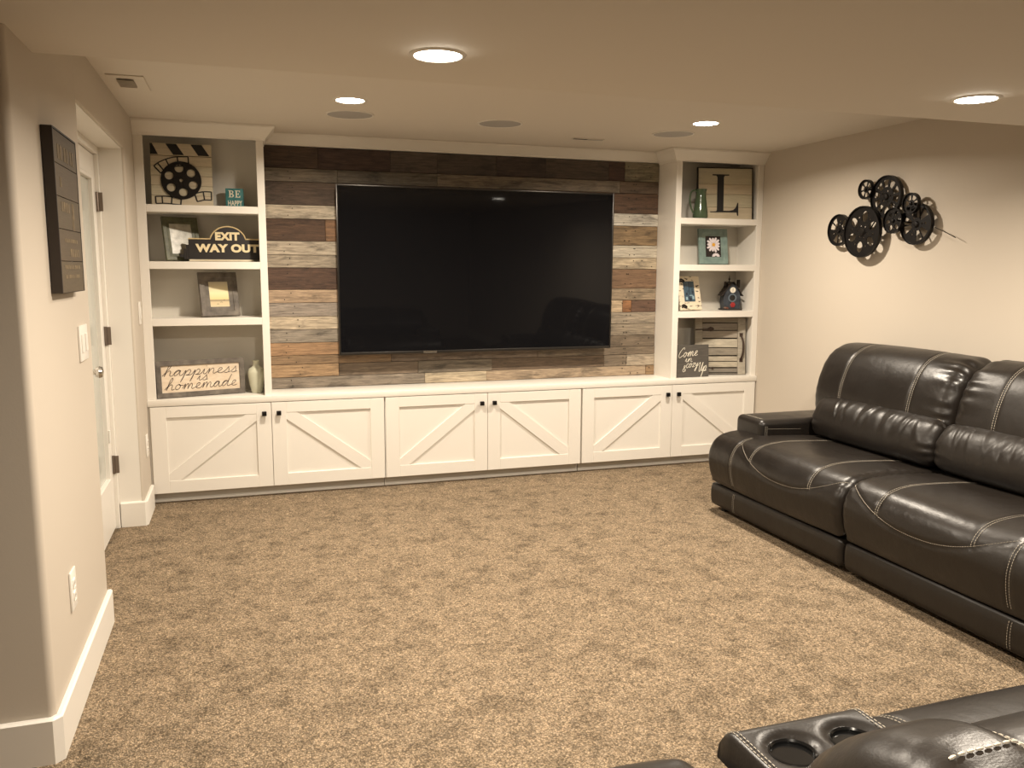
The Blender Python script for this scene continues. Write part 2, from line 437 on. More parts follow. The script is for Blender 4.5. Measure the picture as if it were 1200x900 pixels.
# shelves measured: tops of the three shelves
ST = [(1.743, 1.786), (1.414, 1.458), (1.078, 1.122)]
RAIL = 2.177
def crown_run(mb, path, zb=2.172, m0=0, m1=0):
    """crown section swept along a plan path, room on the right hand side; m0/m1 mitre the ends"""
    k_ = (HC-zb)/(HC-2.150); f = lambda z: HC-.001-(HC-.001-z)*k_
    sec = [(0, f(2.150)), (.010, f(2.150)), (.012, f(2.165)), (.022, f(2.178)), (.038, f(2.205)), (.056, f(2.232)), (.066, f(2.240)), (.068, HC-.001), (0, HC-.001)]
    n = len(path); V = []; k = len(sec)
    for i in range(n):
        p = Vector(path[i]); d1 = (p-Vector(path[i-1])).normalized() if i > 0 else None
        d2 = (Vector(path[i+1])-p).normalized() if i < n-1 else None
        rt = lambda d: Vector((d.y, -d.x))
        o = rt(d2) if d1 is None else rt(d1) if d2 is None else (rt(d1)+rt(d2))
        if d1 is not None and d2 is not None: o = o/(o.length**2/2)
        if d1 is None: o = o + d2*m0
        if d2 is None: o = o - d1*m1
        V += [(p.x+o.x*t, p.y+o.y*t, z) for t, z in sec]
    F = [(i*k+j, i*k+(j+1) % k, (i+1)*k+(j+1) % k, (i+1)*k+j) for i in range(n-1) for j in range(k)]
    F += [tuple(range(k)), tuple(range(n*k-1, (n-1)*k-1, -1))]
    return mb.raw(V, F)
def bookcase(name, lb, X0, X1, o0, o1, crown_path, m0=0, m1=0):
    c = thing(name, lb, 'bookcase', ((X0+X1)/2, 5.47, CT), group='bookcases of the built-in')
    t = .019; yb = BK-.014
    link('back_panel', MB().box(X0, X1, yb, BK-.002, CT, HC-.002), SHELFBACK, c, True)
    link('side_panel', MB().box(X0, X0+.020, BF+.019, yb, CT, HC-.002), WHITE, c, True)
    link('side_panel', MB().box(X1-.020, X1, BF+.019, yb, CT, HC-.002), WHITE, c, True)
    link('top_panel', MB().box(X0+.021, X1-.021, BF+.019, yb, RAIL+.03, RAIL+.05), WHITE, c, True)
    ff = MB(); ff.box(X0, o0, BF, BF+.019, CT, HC-.002, .0015, 1); ff.box(o1, X1, BF, BF+.019, CT, HC-.002, .0015, 1)
    ff.box(o0, o1, BF, BF+.019, RAIL, HC-.002, .0015, 1)
    for a, b in ST: ff.box(o0, o1, BF, BF+.0188, a, b, .0015, 1)
    link('face_frame', ff, WHITE, c, True)
    for a, b in ST:
        link('shelf', MB().box(X0+.021, X1-.021, BF+.019, yb, a, b), WHITE, c, True)
    link('crown_moulding', crown_run(MB(), crown_path, 2.172, m0, m1), WHITE, c, True)
    return c
bookcase('bookcase', 'white built-in bookcase on the left, beside the glazed door', -.5557, .160, -.5045, .1165,
         [(-.5557, BF), (.1604, BF), (.1604, PW-.003)], 0, 1)
bookcase('bookcase', 'white built-in bookcase on the right, beside the black sofa', 2.930, 3.6396, 2.976, 3.5965,
         [(2.9296, PW-.003), (2.9296, BF), (3.6396, BF)], 1, 0)
cc = crown_run(MB(), [(.1615, PW-.003), (2.9285, PW-.003)], 2.187, 1, 1)
cc.box(.161, 2.929, PW-.003, BK-.002, 2.187, HC-.001)
struct('trim_1', cc, WHITE)

# ------------------------------------------------------------------ reclaimed plank wall
pw = thing('plank_wall', 'reclaimed barn wood plank panelling behind the television', 'wall panelling', (1.545, BK-.003, CT))
RB = [2.186, 2.05, 1.966, 1.822, 1.734, 1.594, 1.506, 1.424, 1.284, 1.199, 1.111, 1.026, .940, .857, .798, .714, .641]
PX0, PX1 = .161, 2.929
rows = [   # (x end, colour as it looks in daylight, save the row shadowed by the television) per board, left to right
 [(.50, (84, 62, 46)), (.963, (80, 56, 46)), (1.277, (92, 76, 64)), (1.693, (82, 68, 56)), (2.05, (76, 58, 48)), (2.53, (88, 72, 58)), (2.655, (84, 56, 44)), (PX1, (150, 138, 108))],
 [(.62, (128, 114, 94)), (1.277, (112, 100, 82)), (2.62, (140, 122, 98)), (PX1, (118, 94, 70))],
 [(.9, (100, 78, 60)), (1.9, (92, 70, 54)), (PX1, (104, 70, 44))],
 [(.75, (206, 188, 158)), (1.8, (190, 172, 142)), (PX1, (204, 194, 174))],
 [(.535, (98, 66, 42)), (.75, (150, 104, 64)), (1.9, (110, 76, 48)), (PX1, (146, 114, 72))],
 [(1.2, (190, 172, 144)), (PX1, (198, 184, 158))],
 [(1.0, (178, 160, 132)), (2.1, (160, 140, 112)), (PX1, (190, 168, 132))],
 [(.8, (98, 66, 46)), (1.7, (90, 62, 44)), (PX1, (138, 100, 66))],
 [(1.3, (192, 158, 120)), (PX1, (158, 134, 102))],
 [(1.0, (162, 146, 128)), (2.0, (150, 126, 98)), (2.66, (206, 174, 132)), (2.73, (176, 112, 60)), (PX1, (110, 76, 54))],
 [(.9, (206, 184, 150)), (2.2, (160, 140, 116)), (PX1, (166, 148, 122))],
 [(1.4, (154, 140, 120)), (PX1, (156, 138, 112))],
 [(.95, (178, 132, 86)), (2.0, (150, 124, 94)), (PX1, (128, 108, 84))],
 [(.95, (150, 116, 78)), (2.0, (128, 106, 84)), (PX1, (128, 108, 84))],
 [(.60, (178, 138, 92)), (1.134, (128, 106, 82)), (1.66, (128, 112, 90)), (2.52, (116, 92, 68)), (2.70, (132, 112, 88)), (PX1, (178, 158, 130))],  # darker boards below the television have its cast shadow put into their colour
 [(1.18, (142, 126, 106)), (1.62, (196, 174, 138)), (2.86, (178, 150, 116)), (PX1, (166, 128, 84))],
]
PLDEPTH = PW
for ri, row in enumerate(rows):
    z1, z0 = RB[ri], RB[ri+1]
    x = PX0
    for xe, c in row:
        prd = random.uniform(0, .006)
        me = MB().box(-(xe-x)/2+.0008, (xe-x)/2-.0008, -.012, .012, -(z1-z0)/2+.0012, (z1-z0)/2-.0012, .0014, 1).mesh('plank')
        o = link('plank', me, BARN, pw)
        M = Matrix.Translation(((x+xe)/2, PLDEPTH+.012-prd, (z0+z1)/2))
        o.location = (MATW[pw.name].inverted() @ M).to_translation()
        g_ = sum(c)/3; o.color = (*[v*.90 for v in sr(*[q*.72+g_*.28 for q in c])], 1)
        x = xe
link('batten', MB().box(PX0, PX1, PW+.0245, BK-.003, CT, 2.186), BLACK, pw, True)
NAILM = mat('nail_head', (.02, .017, .015), .6, .4)
nl = MB()
for ri in range(len(RB)-1):
    z1, z0 = RB[ri], RB[ri+1]
    for x in (.315, 2.70, 2.84 if ri % 3 == 0 else 2.71):
        for f in (.25, .75):
            nl.cyl(.0035, PW-.0075, PW, 6, (x+random.uniform(-.05, .05), 0, z0+(z1-z0)*f), 'y')
no_ = link('nails', nl, NAILM, pw, True); no_['kind'] = 'stuff'

# ------------------------------------------------------------------ television
TW, TH = 1.926, 1.090
TV = thing('television', 'large flat black television hung on the barn wood planks', 'television', (1.557, 5.470, 1.405), (R(1.0), 0, 0))
link('back_housing', MB().box(-TW/2+.01, TW/2-.01, .012, .040, -TH/2+.01, TH/2-.01, .006, 2), BLACK, TV)
bz = MB(); b = .011
bz.box(-TW/2, -TW/2+b, -.002, .030, -TH/2, TH/2, .002, 2); bz.box(TW/2-b, TW/2, -.002, .030, -TH/2, TH/2, .002, 2)
bz.box(-TW/2+b, TW/2-b, -.002, .030, TH/2-b, TH/2, .002, 2); bz.box(-TW/2+b, TW/2-b, -.002, .030, -TH/2, -TH/2+.018, .002, 2)
link('bezel', bz, BEZEL, TV)
link('screen', MB().box(-TW/2+b, TW/2-b, .002, .012, -TH/2+.018, TH/2-b), SCREEN, TV)
link('badge', MB().box(-.045-.36, .045-.36, -.004, -.002, -TH/2+.003, -TH/2+.015, .001, 1), SILVER, TV)
link('wall_mount', MB().box(-.3, .3, .040, .080, -.2, .2, .004, 1), BLACK, TV)

# ------------------------------------------------------------------ ceiling fittings
def downlight(x, y, z, lb, power=1.0):
    t = thing('ceiling_light', lb, 'ceiling light', (x, y, z), group='recessed ceiling lights')
    link('trim_ring', MB().lathe([(.068, -.001), (.068, -.003), (.072, -.006), (.080, -.005), (.085, -.001), (.085, 0)], 40), PLASTIC, t)
    link('lens', MB().cyl(.069, -.0040, -.0005, 40), LENS, t)
    ld = bpy.data.lights.new('downlight', 'AREA'); ld.shape = 'DISK'; ld.size = .115; ld.energy = LAMP_W*power
    ld.color = LAMP_COL; ld.spread = LAMP_SPREAD
    lo = bpy.data.objects.new('downlight', ld); COL.objects.link(lo); lo.parent = t; lo.location = (0, 0, -.008)
downlight(.577, 2.500, HS, 'bright recessed ceiling light on the lowered ceiling, the largest one in view')
downlight(2.580, 2.480, HS, 'bright recessed ceiling light above the black sofa, far right')
downlight(.556, 4.358, HC, 'bright recessed ceiling light near the left bookcase, beside a round speaker')
downlight(2.573, 4.356, HC, 'bright recessed ceiling light near the right bookcase, beside a round speaker')
downlight(.577, .45, HS, 'added ceiling light, unseen near the camera, brightening the loveseat and near floor')  # added out of view so the loveseat and near floor receive light
for x, lb in ((.604, 'round grey ceiling speaker on the left, in front of the left bookcase'),
              (1.463, 'round grey ceiling speaker over the television, the middle one'),
              (2.585, 'round grey ceiling speaker on the right, in front of the right bookcase')):
    t = thing('ceiling_speaker', lb, 'speaker', (x, 4.757, HC), group='ceiling speakers')
    link('rim', MB().lathe([(.121, 0), (.121, -.004), (.124, -.006), (.129, -.005), (.131, 0)], 48), WHITE, t)
    link('grille', MB().lathe([(.1205, -.001), (.1205, -.004), (.06, -.0055), (.001, -.006)], 48), GRILLE, t)
t = thing('slot_vent', 'narrow dark slot in the ceiling before the right end of the crown', 'vent', (2.170, 5.125, HC))
link('frame', MB().box(-.108, .108, -.022, .022, -.004, 0, .001, 1), CEIL, t)
link('slot', MB().box(-.102, -.005, -.012, .012, -.0055, -.0041), DARKSLOT, t)
link('damper', MB().box(.0, .102, -.011, .011, -.007, -.0041, .001, 1), GRILLE, t)
t = thing('ceiling_vent', 'white ceiling air vent at the top of the left wall', 'vent', (-.449, 4.285, HC))
link('frame', MB().box(-.078, .078, -.155, .155, -.006, 0, .002, 1), CEIL, t)
link('duct_opening', MB().box(-.040, .030, -.10, .06, -.0075, -.0061), GRILLE, t)
for k in range(7):
    link('slat', MB().box(-.040, .030, -.010, .010, -.0008, .0008, M=Matrix.Translation((0, -.095+k*.0235, -.0125)) @ Matrix.Rotation(R(28), 4, 'X')), CEIL, t)

# ------------------------------------------------------------------ plates on the left wall
def wallplate(lb, y, z, wd, ht, kind, x=LW):
    t = thing('light_switch' if kind != 'outlet' else 'wall_outlet', lb, 'switch' if kind != 'outlet' else 'outlet', (x, y, z))
    link('cover_plate', MB().box(.0005, .007, -wd/2, wd/2, -ht/2, ht/2, .002, 2), PLASTIC, t)
    if kind == 'double':
        for dy in (-wd/4, wd/4): link('rocker', MB().box(.007, .011, dy-.017, dy+.017, -.033, .033, .002, 1), PLASTIC, t)
    elif kind == 'single': link('rocker', MB().box(.007, .011, -.017, .017, -.033, .033, .002, 1), PLASTIC, t)
    else:
        for dz in (-.021, .021):
            s_ = link('socket', MB().box(.007, .0095, -.017, .017, dz-.014, dz+.014, .003, 2), PLASTIC, t)
            sl = MB()
            for dy in (-.006, .006): sl.box(.0095, .0099, dy-.001, dy+.001, dz-.003, dz+.006)
            link('socket_slots', sl, DARKSLOT, s_)
wallplate('white double rocker switch plate on the left wall under the dark sign', 3.355, 1.150, .150, .128, 'double')
wallplate('white socket plate low on the left wall near the baseboard corner', 2.885, .392, .080, .128, 'outlet')
wallplate('narrow white switch plate on the wall strip between glazed door and bookcase', 5.172, 1.165, .072, .128, 'single')
wallplate('narrow white socket plate low on the wall strip beside the left base cabinet', 5.158, .400, .072, .128, 'outlet')

# ------------------------------------------------------------------ dark sign on the left wall
sg = thing('wall_sign', 'tall dark wooden sign with faded lettering hung on the left wall', 'sign', (LW, 3.078, 1.34))
for k in range(5):
    o = link('board', MB().box(-.185, .185, -.011, .011, -.049, .049, .001, 1).mesh('board'), PALEWOOD, sg)
    o.location = (.0215, 0, .05+k*.0998); o.rotation_euler = (0, 0, PI/2); o.color = (*sr(90, 78-k % 2, 59), 1)
fm = MB(); fm.box(.002, .034, -.190, -.185, 0, .505, .001, 1); fm.box(.002, .034, .185, .190, 0, .505, .001, 1)
fm.box(.002, .034, -.185, .185, 0, .0009); fm.box(.002, .034, -.185, .185, .4998, .505)
link('frame', fm, mat('dark_brown_stain', (.028, .019, .013), .6), sg)
TAN = mat('faded_tan_paint', (.20, .15, .085), .8); vary(TAN, (.12, .09, .055), (.24, .18, .10), 40)
lt = MB()
for (y0, y1, z0, z1) in ((-.13, -.05, .415, .46), (-.03, .05, .415, .46), (.07, .14, .415, .46), (-.12, -.09, .33, .36), (-.12, .02, .255, .285), (.05, .09, .20, .29),
                         (-.10, .12, .16, .172), (-.02, .14, .115, .14), (-.13, .13, .075, .088), (-.12, .12, .045, .057)):
    n_ = max(2, int((y1-y0)/.03))
    for i in range(n_):
        a = y0+(y1-y0)*i/n_; lt.box(.0326, .0334, a, a+(y1-y0)/n_*.78, z0, z1)
link('faded_lettering', lt, TAN, sg)['kind'] = 'stuff'

# ------------------------------------------------------------------ upholstery
class Pillow:
    """closed profile swept across x, ends rounded; seams dent it, gathers pucker it"""
    def __init__(s, x0, x1, prof, rx=.05, nu=90, nv=120, crown=0.0, wrinkle=None, seams=(), inset=None):
        s.x0, s.x1, s.rx, s.crown, s.wr, s.seams = x0, x1, rx, crown, wrinkle, seams
        s.inset = inset or rx
        P = np.array(crom(prof, 24, True))
        d = np.r_[0, np.cumsum(np.linalg.norm(np.diff(np.vstack([P, P[:1]]), axis=0), axis=1))]
        s.len = d[-1]; s.d, s.Pc = d, np.vstack([P, P[:1]])
        s.nu, s.nv = nu, nv
        area = .5*np.sum(s.Pc[:-1, 0]*s.Pc[1:, 1]-s.Pc[1:, 0]*s.Pc[:-1, 1]); s.sgn = 1 if area > 0 else -1
    def prof(s, t):
        t = np.asarray(t) % s.len
        return np.stack([np.interp(t, s.d, s.Pc[:, 0]), np.interp(t, s.d, s.Pc[:, 1])], -1)
    def nrm(s, t):
        e = .012
        a, b = s.prof(t-e), s.prof(t+e); v = b-a; v /= np.linalg.norm(v, axis=-1, keepdims=True)+1e-9
        return np.stack([v[..., 1], -v[..., 0]], -1)*s.sgn
    def surf(s, x, t, extra=0.0, seams=True):
        x = np.asarray(x, float); t = np.asarray(t, float)
        p, n = s.prof(t), s.nrm(t)
        dd = np.minimum(x-s.x0, s.x1-x); q = np.clip(1-dd/s.rx, 0, 1)
        off = -s.inset*(1-np.sqrt(np.clip(1-q*q, 0, 1)))
        u = (x-s.x0)/(s.x1-s.x0); off = off + s.crown*(1-(2*u-1)**2)
        if s.wr is not None: off = off + s.wr(x, t, dd)
        if seams:
            for (cx, ct, dep, wd) in s.seams:
                dm = np.full(x.shape, 9.0)
                for k in range(len(cx)): dm = np.minimum(dm, (x-cx[k])**2+(t-ct[k])**2)
                off = off - dep*np.exp(-dm/(wd*wd))
        off = off+extra
        return np.stack([x, p[..., 0]+n[..., 0]*off, p[..., 1]+n[..., 1]*off], -1)
    def t_at(s, y=None, z=None, front=True):
        """loop position nearest a profile point"""
        q = np.array([y, z]); return s.d[np.argmin(np.linalg.norm(s.Pc-q, axis=1))]
    def mesh(s, name):
        nu, nv = s.nu, s.nv
        a = np.linspace(0, 1, 9); ends = s.rx*(1-np.cos(a*PI/2))
        xs = np.r_[s.x0+ends, np.linspace(s.x0+s.rx, s.x1-s.rx, nu)[1:-1], (s.x1-ends)[::-1]]
        ts = np.linspace(0, s.len, nv, endpoint=False)
        X, T = np.meshgrid(xs, ts, indexing='ij')
        V = s.surf(X, T); nu = len(xs)
        vs = V.reshape(-1, 3)
        i, j = np.meshgrid(np.arange(nu-1), np.arange(nv), indexing='ij'); j2 = (j+1) % nv
        F = np.stack([i*nv+j, (i+1)*nv+j, (i+1)*nv+j2, i*nv+j2], -1).reshape(-1, 4)
        c0, c1 = V[0].mean(0), V[-1].mean(0)
        vs = np.vstack([vs, c0, c1]); n0 = len(vs)-2
        faces = F.tolist() + [(n0, k, (k+1) % nv) for k in range(nv)] + [(n0+1, (nu-1)*nv+(k+1) % nv, (nu-1)*nv+k) for k in range(nv)]
        me = bpy.data.meshes.new(name); me.from_pydata(vs.tolist(), [], faces); me.update()
        bm = bmesh.new(); bm.from_mesh(me); bmesh.ops.recalc_face_normals(bm, faces=bm.faces); bm.to_mesh(me); bm.free()
        me.shade_smooth(); return me
def dashes(mb, pts, dash=.0075, gap=.0035, r=.0011):
    """stitches along a polyline"""
    P = np.array(pts); d = np.r_[0, np.cumsum(np.linalg.norm(np.diff(P, axis=0), axis=1))]
    t = 0
    while t+dash < d[-1]:
        q = [[np.interp(v, d, P[:, k]) for k in range(3)] for v in (t, t+dash*.5, t+dash)]
        mb.tube(q, [r*.6, r, r*.6], 4); t += dash+gap
    return mb
def seam_x(pl, x, t0, t1, n=60): return np.full(n, x), np.linspace(t0, t1, n)
def stitch(mb, pl, cx, ct, off=.0065, ex=.0012, r=.0011, dash=.0075, double=True):
    cx, ct = np.asarray(cx), np.asarray(ct)
    dx, dt = np.gradient(cx), np.gradient(ct); l = np.hypot(dx, dt)+1e-9; nx, nt = -dt/l, dx/l
    for sgn in ((-1, 1) if double else (0,)):
        dashes(mb, pl.surf(cx+sgn*off*nx, ct+sgn*off*nt, ex), dash, .0035, r)

SEAT = [(.70, .43), (.52, .462), (.34, .474), (.18, .476), (.07, .458), (.012, .415), (-.015, .345), (-.010, .265), (.012, .195), (.05, .176), (.35, .18), (.66, .20), (.74, .32)]
BAND = [(.045, .165), (.018, .150), (.012, .100), (.020, .045), (.05, .034), (.25, .034), (.27, .10), (.25, .165)]
BACK = [(.665, .50), (.600, .585), (.585, .68), (.600, .78), (.640, .885), (.700, .958), (.790, .995), (.880, .985), (.950, .92), (.975, .80), (.975, .58), (.90, .47), (.76, .45)]
LUMB = [(.600, .700), (.545, .690), (.500, .640), (.482, .570), (.492, .505), (.540, .474), (.61, .480), (.66, .55), (.655, .65)]
def gather(x0, x1, amp=.006, freq=150, fall=.07, seed=0):
    inner = x0 if abs(x0) < abs(x1) else x1      # puckers gather at the seam between the seats
    def f(x, t, dd):
        ph = 1.7*np.sin(t*23+seed)+seed
        k = np.where(np.abs(x-inner) < abs(x1-x0)/2, 1.0, .22)
        return k*amp*np.sin(t*freq+ph)*np.exp(-(dd/fall)**1.4)*np.clip((dd-.006)/.03, 0, 1)
    return f
def recliner_seat(root, x0, x1, a0, a1, mb, back_x, seed=0):
    """one seat: cushion x0..x1 (with the part in front of the arm), smile seam a0..a1, band under it"""
    tmp = Pillow(x0, x1, SEAT)
    tf = tmp.t_at(.012, .415); tl = tmp.t_at(-.013, .31); tr_ = tmp.t_at(.55, .458); tb = tmp.t_at(.012, .195)
    t_hi, t_lo = tmp.t_at(.05, .448), tmp.t_at(-.015, .325)
    n = 90; xx = np.linspace(a0, a1, n); u = (xx-a0)/(a1-a0)
    tt = t_hi + (t_lo-t_hi)*(1-np.abs(2*u-1)**2.2)
    wdt = a1-a0; sx = [a0+.19*wdt, a1-.25*wdt] if seed % 2 == 0 else [a0+.25*wdt, a1-.19*wdt]
    seams = [(xx, tt, .006, .010)]; lines = [(xx, tt)]
    for s_ in sx:
        te = np.interp(s_, xx, tt); c = seam_x(tmp, s_, tr_, te); seams.append((*c, .005, .010)); lines.append(c)
    outer = None
    if a0-x0 > .1: outer = a0
    if x1-a1 > .1: outer = a1
    if outer is not None:
        c = seam_x(tmp, outer, tmp.t_at(.12, .470), tb-.01); seams.append((*c, .005, .010)); lines.append(c)
    pl = Pillow(x0+.003, x1-.003, SEAT, .045, 110, 150, .008, gather(x0, x1, .0035, 120, .05, seed), seams, .035)
    so = link('seat', pl.mesh('seat'), LEATHER, root)
    for c in lines: stitch(mb, pl, *c)
    bd = Pillow(x0+.004, x1-.004, BAND, .03, 40, 60, .003)
    bo = link('footrest_panel', bd.mesh('footrest_panel'), LEATHER, root)
    if outer is not None: stitch(mb, bd, *seam_x(bd, outer+(.03 if outer == a1 else -.03)*0, bd.t_at(.018, .15), bd.t_at(.02, .045)))
    return pl
PIL = {}
def recliner_back(root, x0, x1, mb, prof=BACK, seed=0, sfr=(.25, .75), lumbar=True, lx0=None, lx1=None, amp=.007, extra=None):
    tmp = Pillow(x0, x1, prof)
    ta, tb_ = (tmp.t_at(.590, .64), tmp.t_at(.90, .975)) if prof is BACK else (tmp.t_at(*prof[1]), tmp.t_at(*prof[6]))
    seams = []; lines = []
    for f in sfr:
        c = seam_x(tmp, x0+(x1-x0)*f, ta, tb_); seams.append((*c, .006, .011)); lines.append(c)
    g = gather(x0, x1, amp, 95, .085, seed)
    if extra is not None: g0 = g; g = lambda x, t, dd: g0(x, t, dd)+extra(x)
    pl = Pillow(x0+.002, x1-.002, prof, .085, 100, 150, .012, g, seams, .06)
    link('back_cushion', pl.mesh('back_cushion'), LEATHER, root)
    PIL[root.name, seed] = pl
    for c in lines: stitch(mb, pl, *c, ex=.0012 if prof is BACK else .004, r=.0011 if prof is BACK else .0018)
    if lumbar:
        rg = np.random.default_rng(seed); wk = [(rg.uniform(lx0+.04, lx1-.04), rg.uniform(.010, .022), rg.uniform(-.5, .5), rg.uniform(.0015, .005)*rg.choice([-1, 1])) for _ in range(26)]
        def lw(x, t, dd):
            o = .0035*np.sin(t*85+seed+2*np.sin(t*31))*np.exp(-(dd/.07)**2)
            for c, wd, sl, am in wk: o = o+am*np.exp(-((x-c-sl*(t-.1))/wd)**2)*np.exp(-((t-.10)/.075)**2)
            return o
        lp = Pillow(lx0+.003, lx1-.003, LUMB, .07, 150, 90, .008, lw, (), .05)
        lo = link('lumbar_cushion', lp.mesh('lumbar_cushion'), LEATHER, root)
        tp = lp.t_at(.600, .700); xs = np.linspace(lx0+.03, lx1-.03, 60)
        pm = MB().tube(lp.surf(xs, np.full(60, tp), .001).tolist(), .004, 6)
        link('piping', pm, LEATHER, lo)
        dashes(mb, lp.surf(xs, np.full(60, tp+.011), .0012))
def arm(root, x0, x1, y0, mb, inner):
    a = MB().box(x0, x1, y0, .965, .06, .570, .035, 5)
    link('arm', a, LEATHER, root)
    e = .0012
    for o_ in (.030, .041):
        xi = x1+e if inner > 0 else x0-e
        dashes(mb, [(x0+.035, y0+o_, .570+e), (x1-.035, y0+o_, .570+e)])
        dashes(mb, [(xi, y0+o_, .535), (xi, y0+o_, .44)])
    dashes(mb, [(xi, y0+.05, .52), (xi, .45, .51)])
def frame_and_feet(root, w, top=.86):
    link('base_frame', MB().box(-w/2+.02, w/2-.02, .28, .955, .032, .42, .01, 1), LEATHER, root)
    link('back_panel', MB().box(-w/2+.01, w/2-.01, .955, .990, .05, top, .012, 2), LEATHER, root)
    for x in (-w/2+.08, w/2-.08):
        for y in (.08, .90): link('foot', MB().cyl(.022, 0, .036, 12, (x, y, 0)), BLACK, root)

# two-seat sofa along the right wall, facing the left; local +x points to the camera
SW = 2.34
sf = thing('sofa', 'long dark leather reclining sofa with pale stitching against the right wall', 'sofa', (2.617, 3.100, 0), (0, 0, -PI/2))
sm = MB()
recliner_seat(sf, -SW/2, 0, -SW/2+.265, -.004, sm, None, 0)
recliner_seat(sf, 0, SW/2, .004, SW/2-.265, sm, None, 1)
recliner_back(sf, -1.02, -.002, sm, seed=1, lx0=-.90, lx1=-.001)
recliner_back(sf, .002, 1.02, sm, seed=3, lx0=.001, lx1=.90)
arm(sf, -SW/2, -SW/2+.262, .175, sm, 1); arm(sf, SW/2-.262, SW/2, .175, sm, -1)
frame_and_feet(sf, SW)
link('stitching', sm, THREAD, sf)

# loveseat with a cupholder console, seen from behind at the bottom right; local +x points to world -X
lv = thing('loveseat', 'dark leather loveseat with a cupholder console seen from behind, bottom right', 'sofa', (.976, 1.430, 0), (0, 0, PI))
lm = MB()
CW = .1525     # console half width
LB = [(a+.025, b) for a, b in [(.385, .50), (.360, .60), (.405, .68), (.485, .75), (.565, .788), (.66, .798), (.79, .778), (.885, .705), (.91, .58), (.905, .46), (.70, .42), (.47, .43)]]
LR = [(y+.17, z*.86+.03) for y, z in LB]      # the left seat's back is let down
recliner_seat(lv, -CW-1.13, -CW, -CW-.90, -CW-.004, lm, None, 1)
recliner_seat(lv, CW, CW+1.13, CW+.004, CW+.90, lm, None, 0)
recliner_back(lv, -CW-1.0, CW+.040, lm, LB, 2, (.25, .850), False, amp=.0015, extra=lambda x: -.022*np.clip((.034-x)/.050, 0, 1)**2*(3-2*np.clip((.034-x)/.050, 0, 1)))
recliner_back(lv, CW+.02, CW+1.0, lm, LR, 5, (.25, .75), False)
cb = PIL[lv.name, 2]
xs = np.linspace(.135, -.005, 90); dashes(lm, cb.surf(xs, np.full(90, cb.t_at(.66, .797)), .0026), .011, .004, .0026)
# console box, with cup wells cut through its padded lid
cn = MB().box(-CW+.003, CW-.003, .19, .50, .06, .465, .012, 2)
co = link('console', cn, LEATHER, lv)
def console_lid():
    nx, ny = 70, 84; x0, x1, y0, y1 = -CW+.002, CW-.002, .153, .515
    cups = [(-.068, .262), (.064, .262)]; rc = .041
    vs, idx, F = [], {}, []
    def prof(y):           # front edge rolls down
        q = min(max((.045-(y-y0))/.045, 0), 1); return .572-.05*(1-math.sqrt(max(0, 1-q*q)))
    for i in range(nx+1):
        for j in range(ny+1):
            x, y = x0+(x1-x0)*i/nx, y0+(y1-y0)*j/ny
            z = prof(y); e = min(x-x0, x1-x); z -= .010*max(0, 1-e/.012)**2
            for cx, cy in cups:
                d = math.hypot(x-cx, y-cy)
                if d < rc+.045 and d > 0:
                    if d < rc+.006 and d > rc-.012:
                        k_ = (rc+.001)/d; x, y = cx+(x-cx)*k_, cy+(y-cy)*k_; d = rc+.001
                    q = max(0, 1-(d-rc)/.030); z -= .012*min(1, q)**2*(1)
            vs.append((x, y, z))
    for i in range(nx):
        for j in range(ny):
            q = [i*(ny+1)+j, (i+1)*(ny+1)+j, (i+1)*(ny+1)+j+1, i*(ny+1)+j+1]
            c = [sum(vs[k][m] for k in q)/4 for m in (0, 1)]
            if any(math.hypot(c[0]-cx, c[1]-cy) < rc-.001 for cx, cy in cups): continue
            F.append(q)
    edge = [i*(ny+1) for i in range(nx+1)] + [nx*(ny+1)+j for j in range(1, ny+1)] + [i*(ny+1)+ny for i in range(nx-1, -1, -1)] + [j for j in range(ny-1, 0, -1)]
    n0 = len(vs); vs += [(vs[k][0], vs[k][1], .505) for k in edge]
    m = len(edge)
    F += [(edge[(k+1) % m], edge[k], n0+k, n0+(k+1) % m) for k in range(m)]
    mb = MB(); mb.raw(vs, F); 
    bmesh.ops.delete(mb.bm, geom=[v for v in mb.bm.verts if not v.link_faces], context='VERTS')
    return mb.mesh('console_lid', 50), cups, rc
ml, cups, rc = console_lid()
cl = link('console_lid', ml, LEATHER, lv)
for cx, cy in cups:
    link('cup_holder', MB().lathe([(rc+.004, .556), (rc+.003, .5635), (rc, .5645), (rc-.003, .561), (rc-.0035, .484), (rc-.008, .478), (.001, .477)], 40, (cx, cy, 0)), CUPMETAL, cl)
for sx in (-1, 1):
    for o_ in (.008, .016):
        pts = [(sx*(CW-.004-o_), .156+.34*k/40, 0) for k in range(41)]
        pts = [(x, y, .5735-.05*(1-math.sqrt(max(0, 1-min(max((.045-(y-.153))/.045, 0), 1)**2)))-.010*max(0, 1-(CW-.002-abs(x))/.012)**2) for x, y, _ in pts]
        dashes(lm, pts)
arm(lv, CW+1.13-.262, CW+1.13, .175, lm, -1); arm(lv, -CW-1.13, -CW-1.13+.262, .175, lm, 1)
frame_and_feet(lv, 2*CW+2.26, .62)
link('stitching', lm, THREAD, lv)
#__ITEMS__

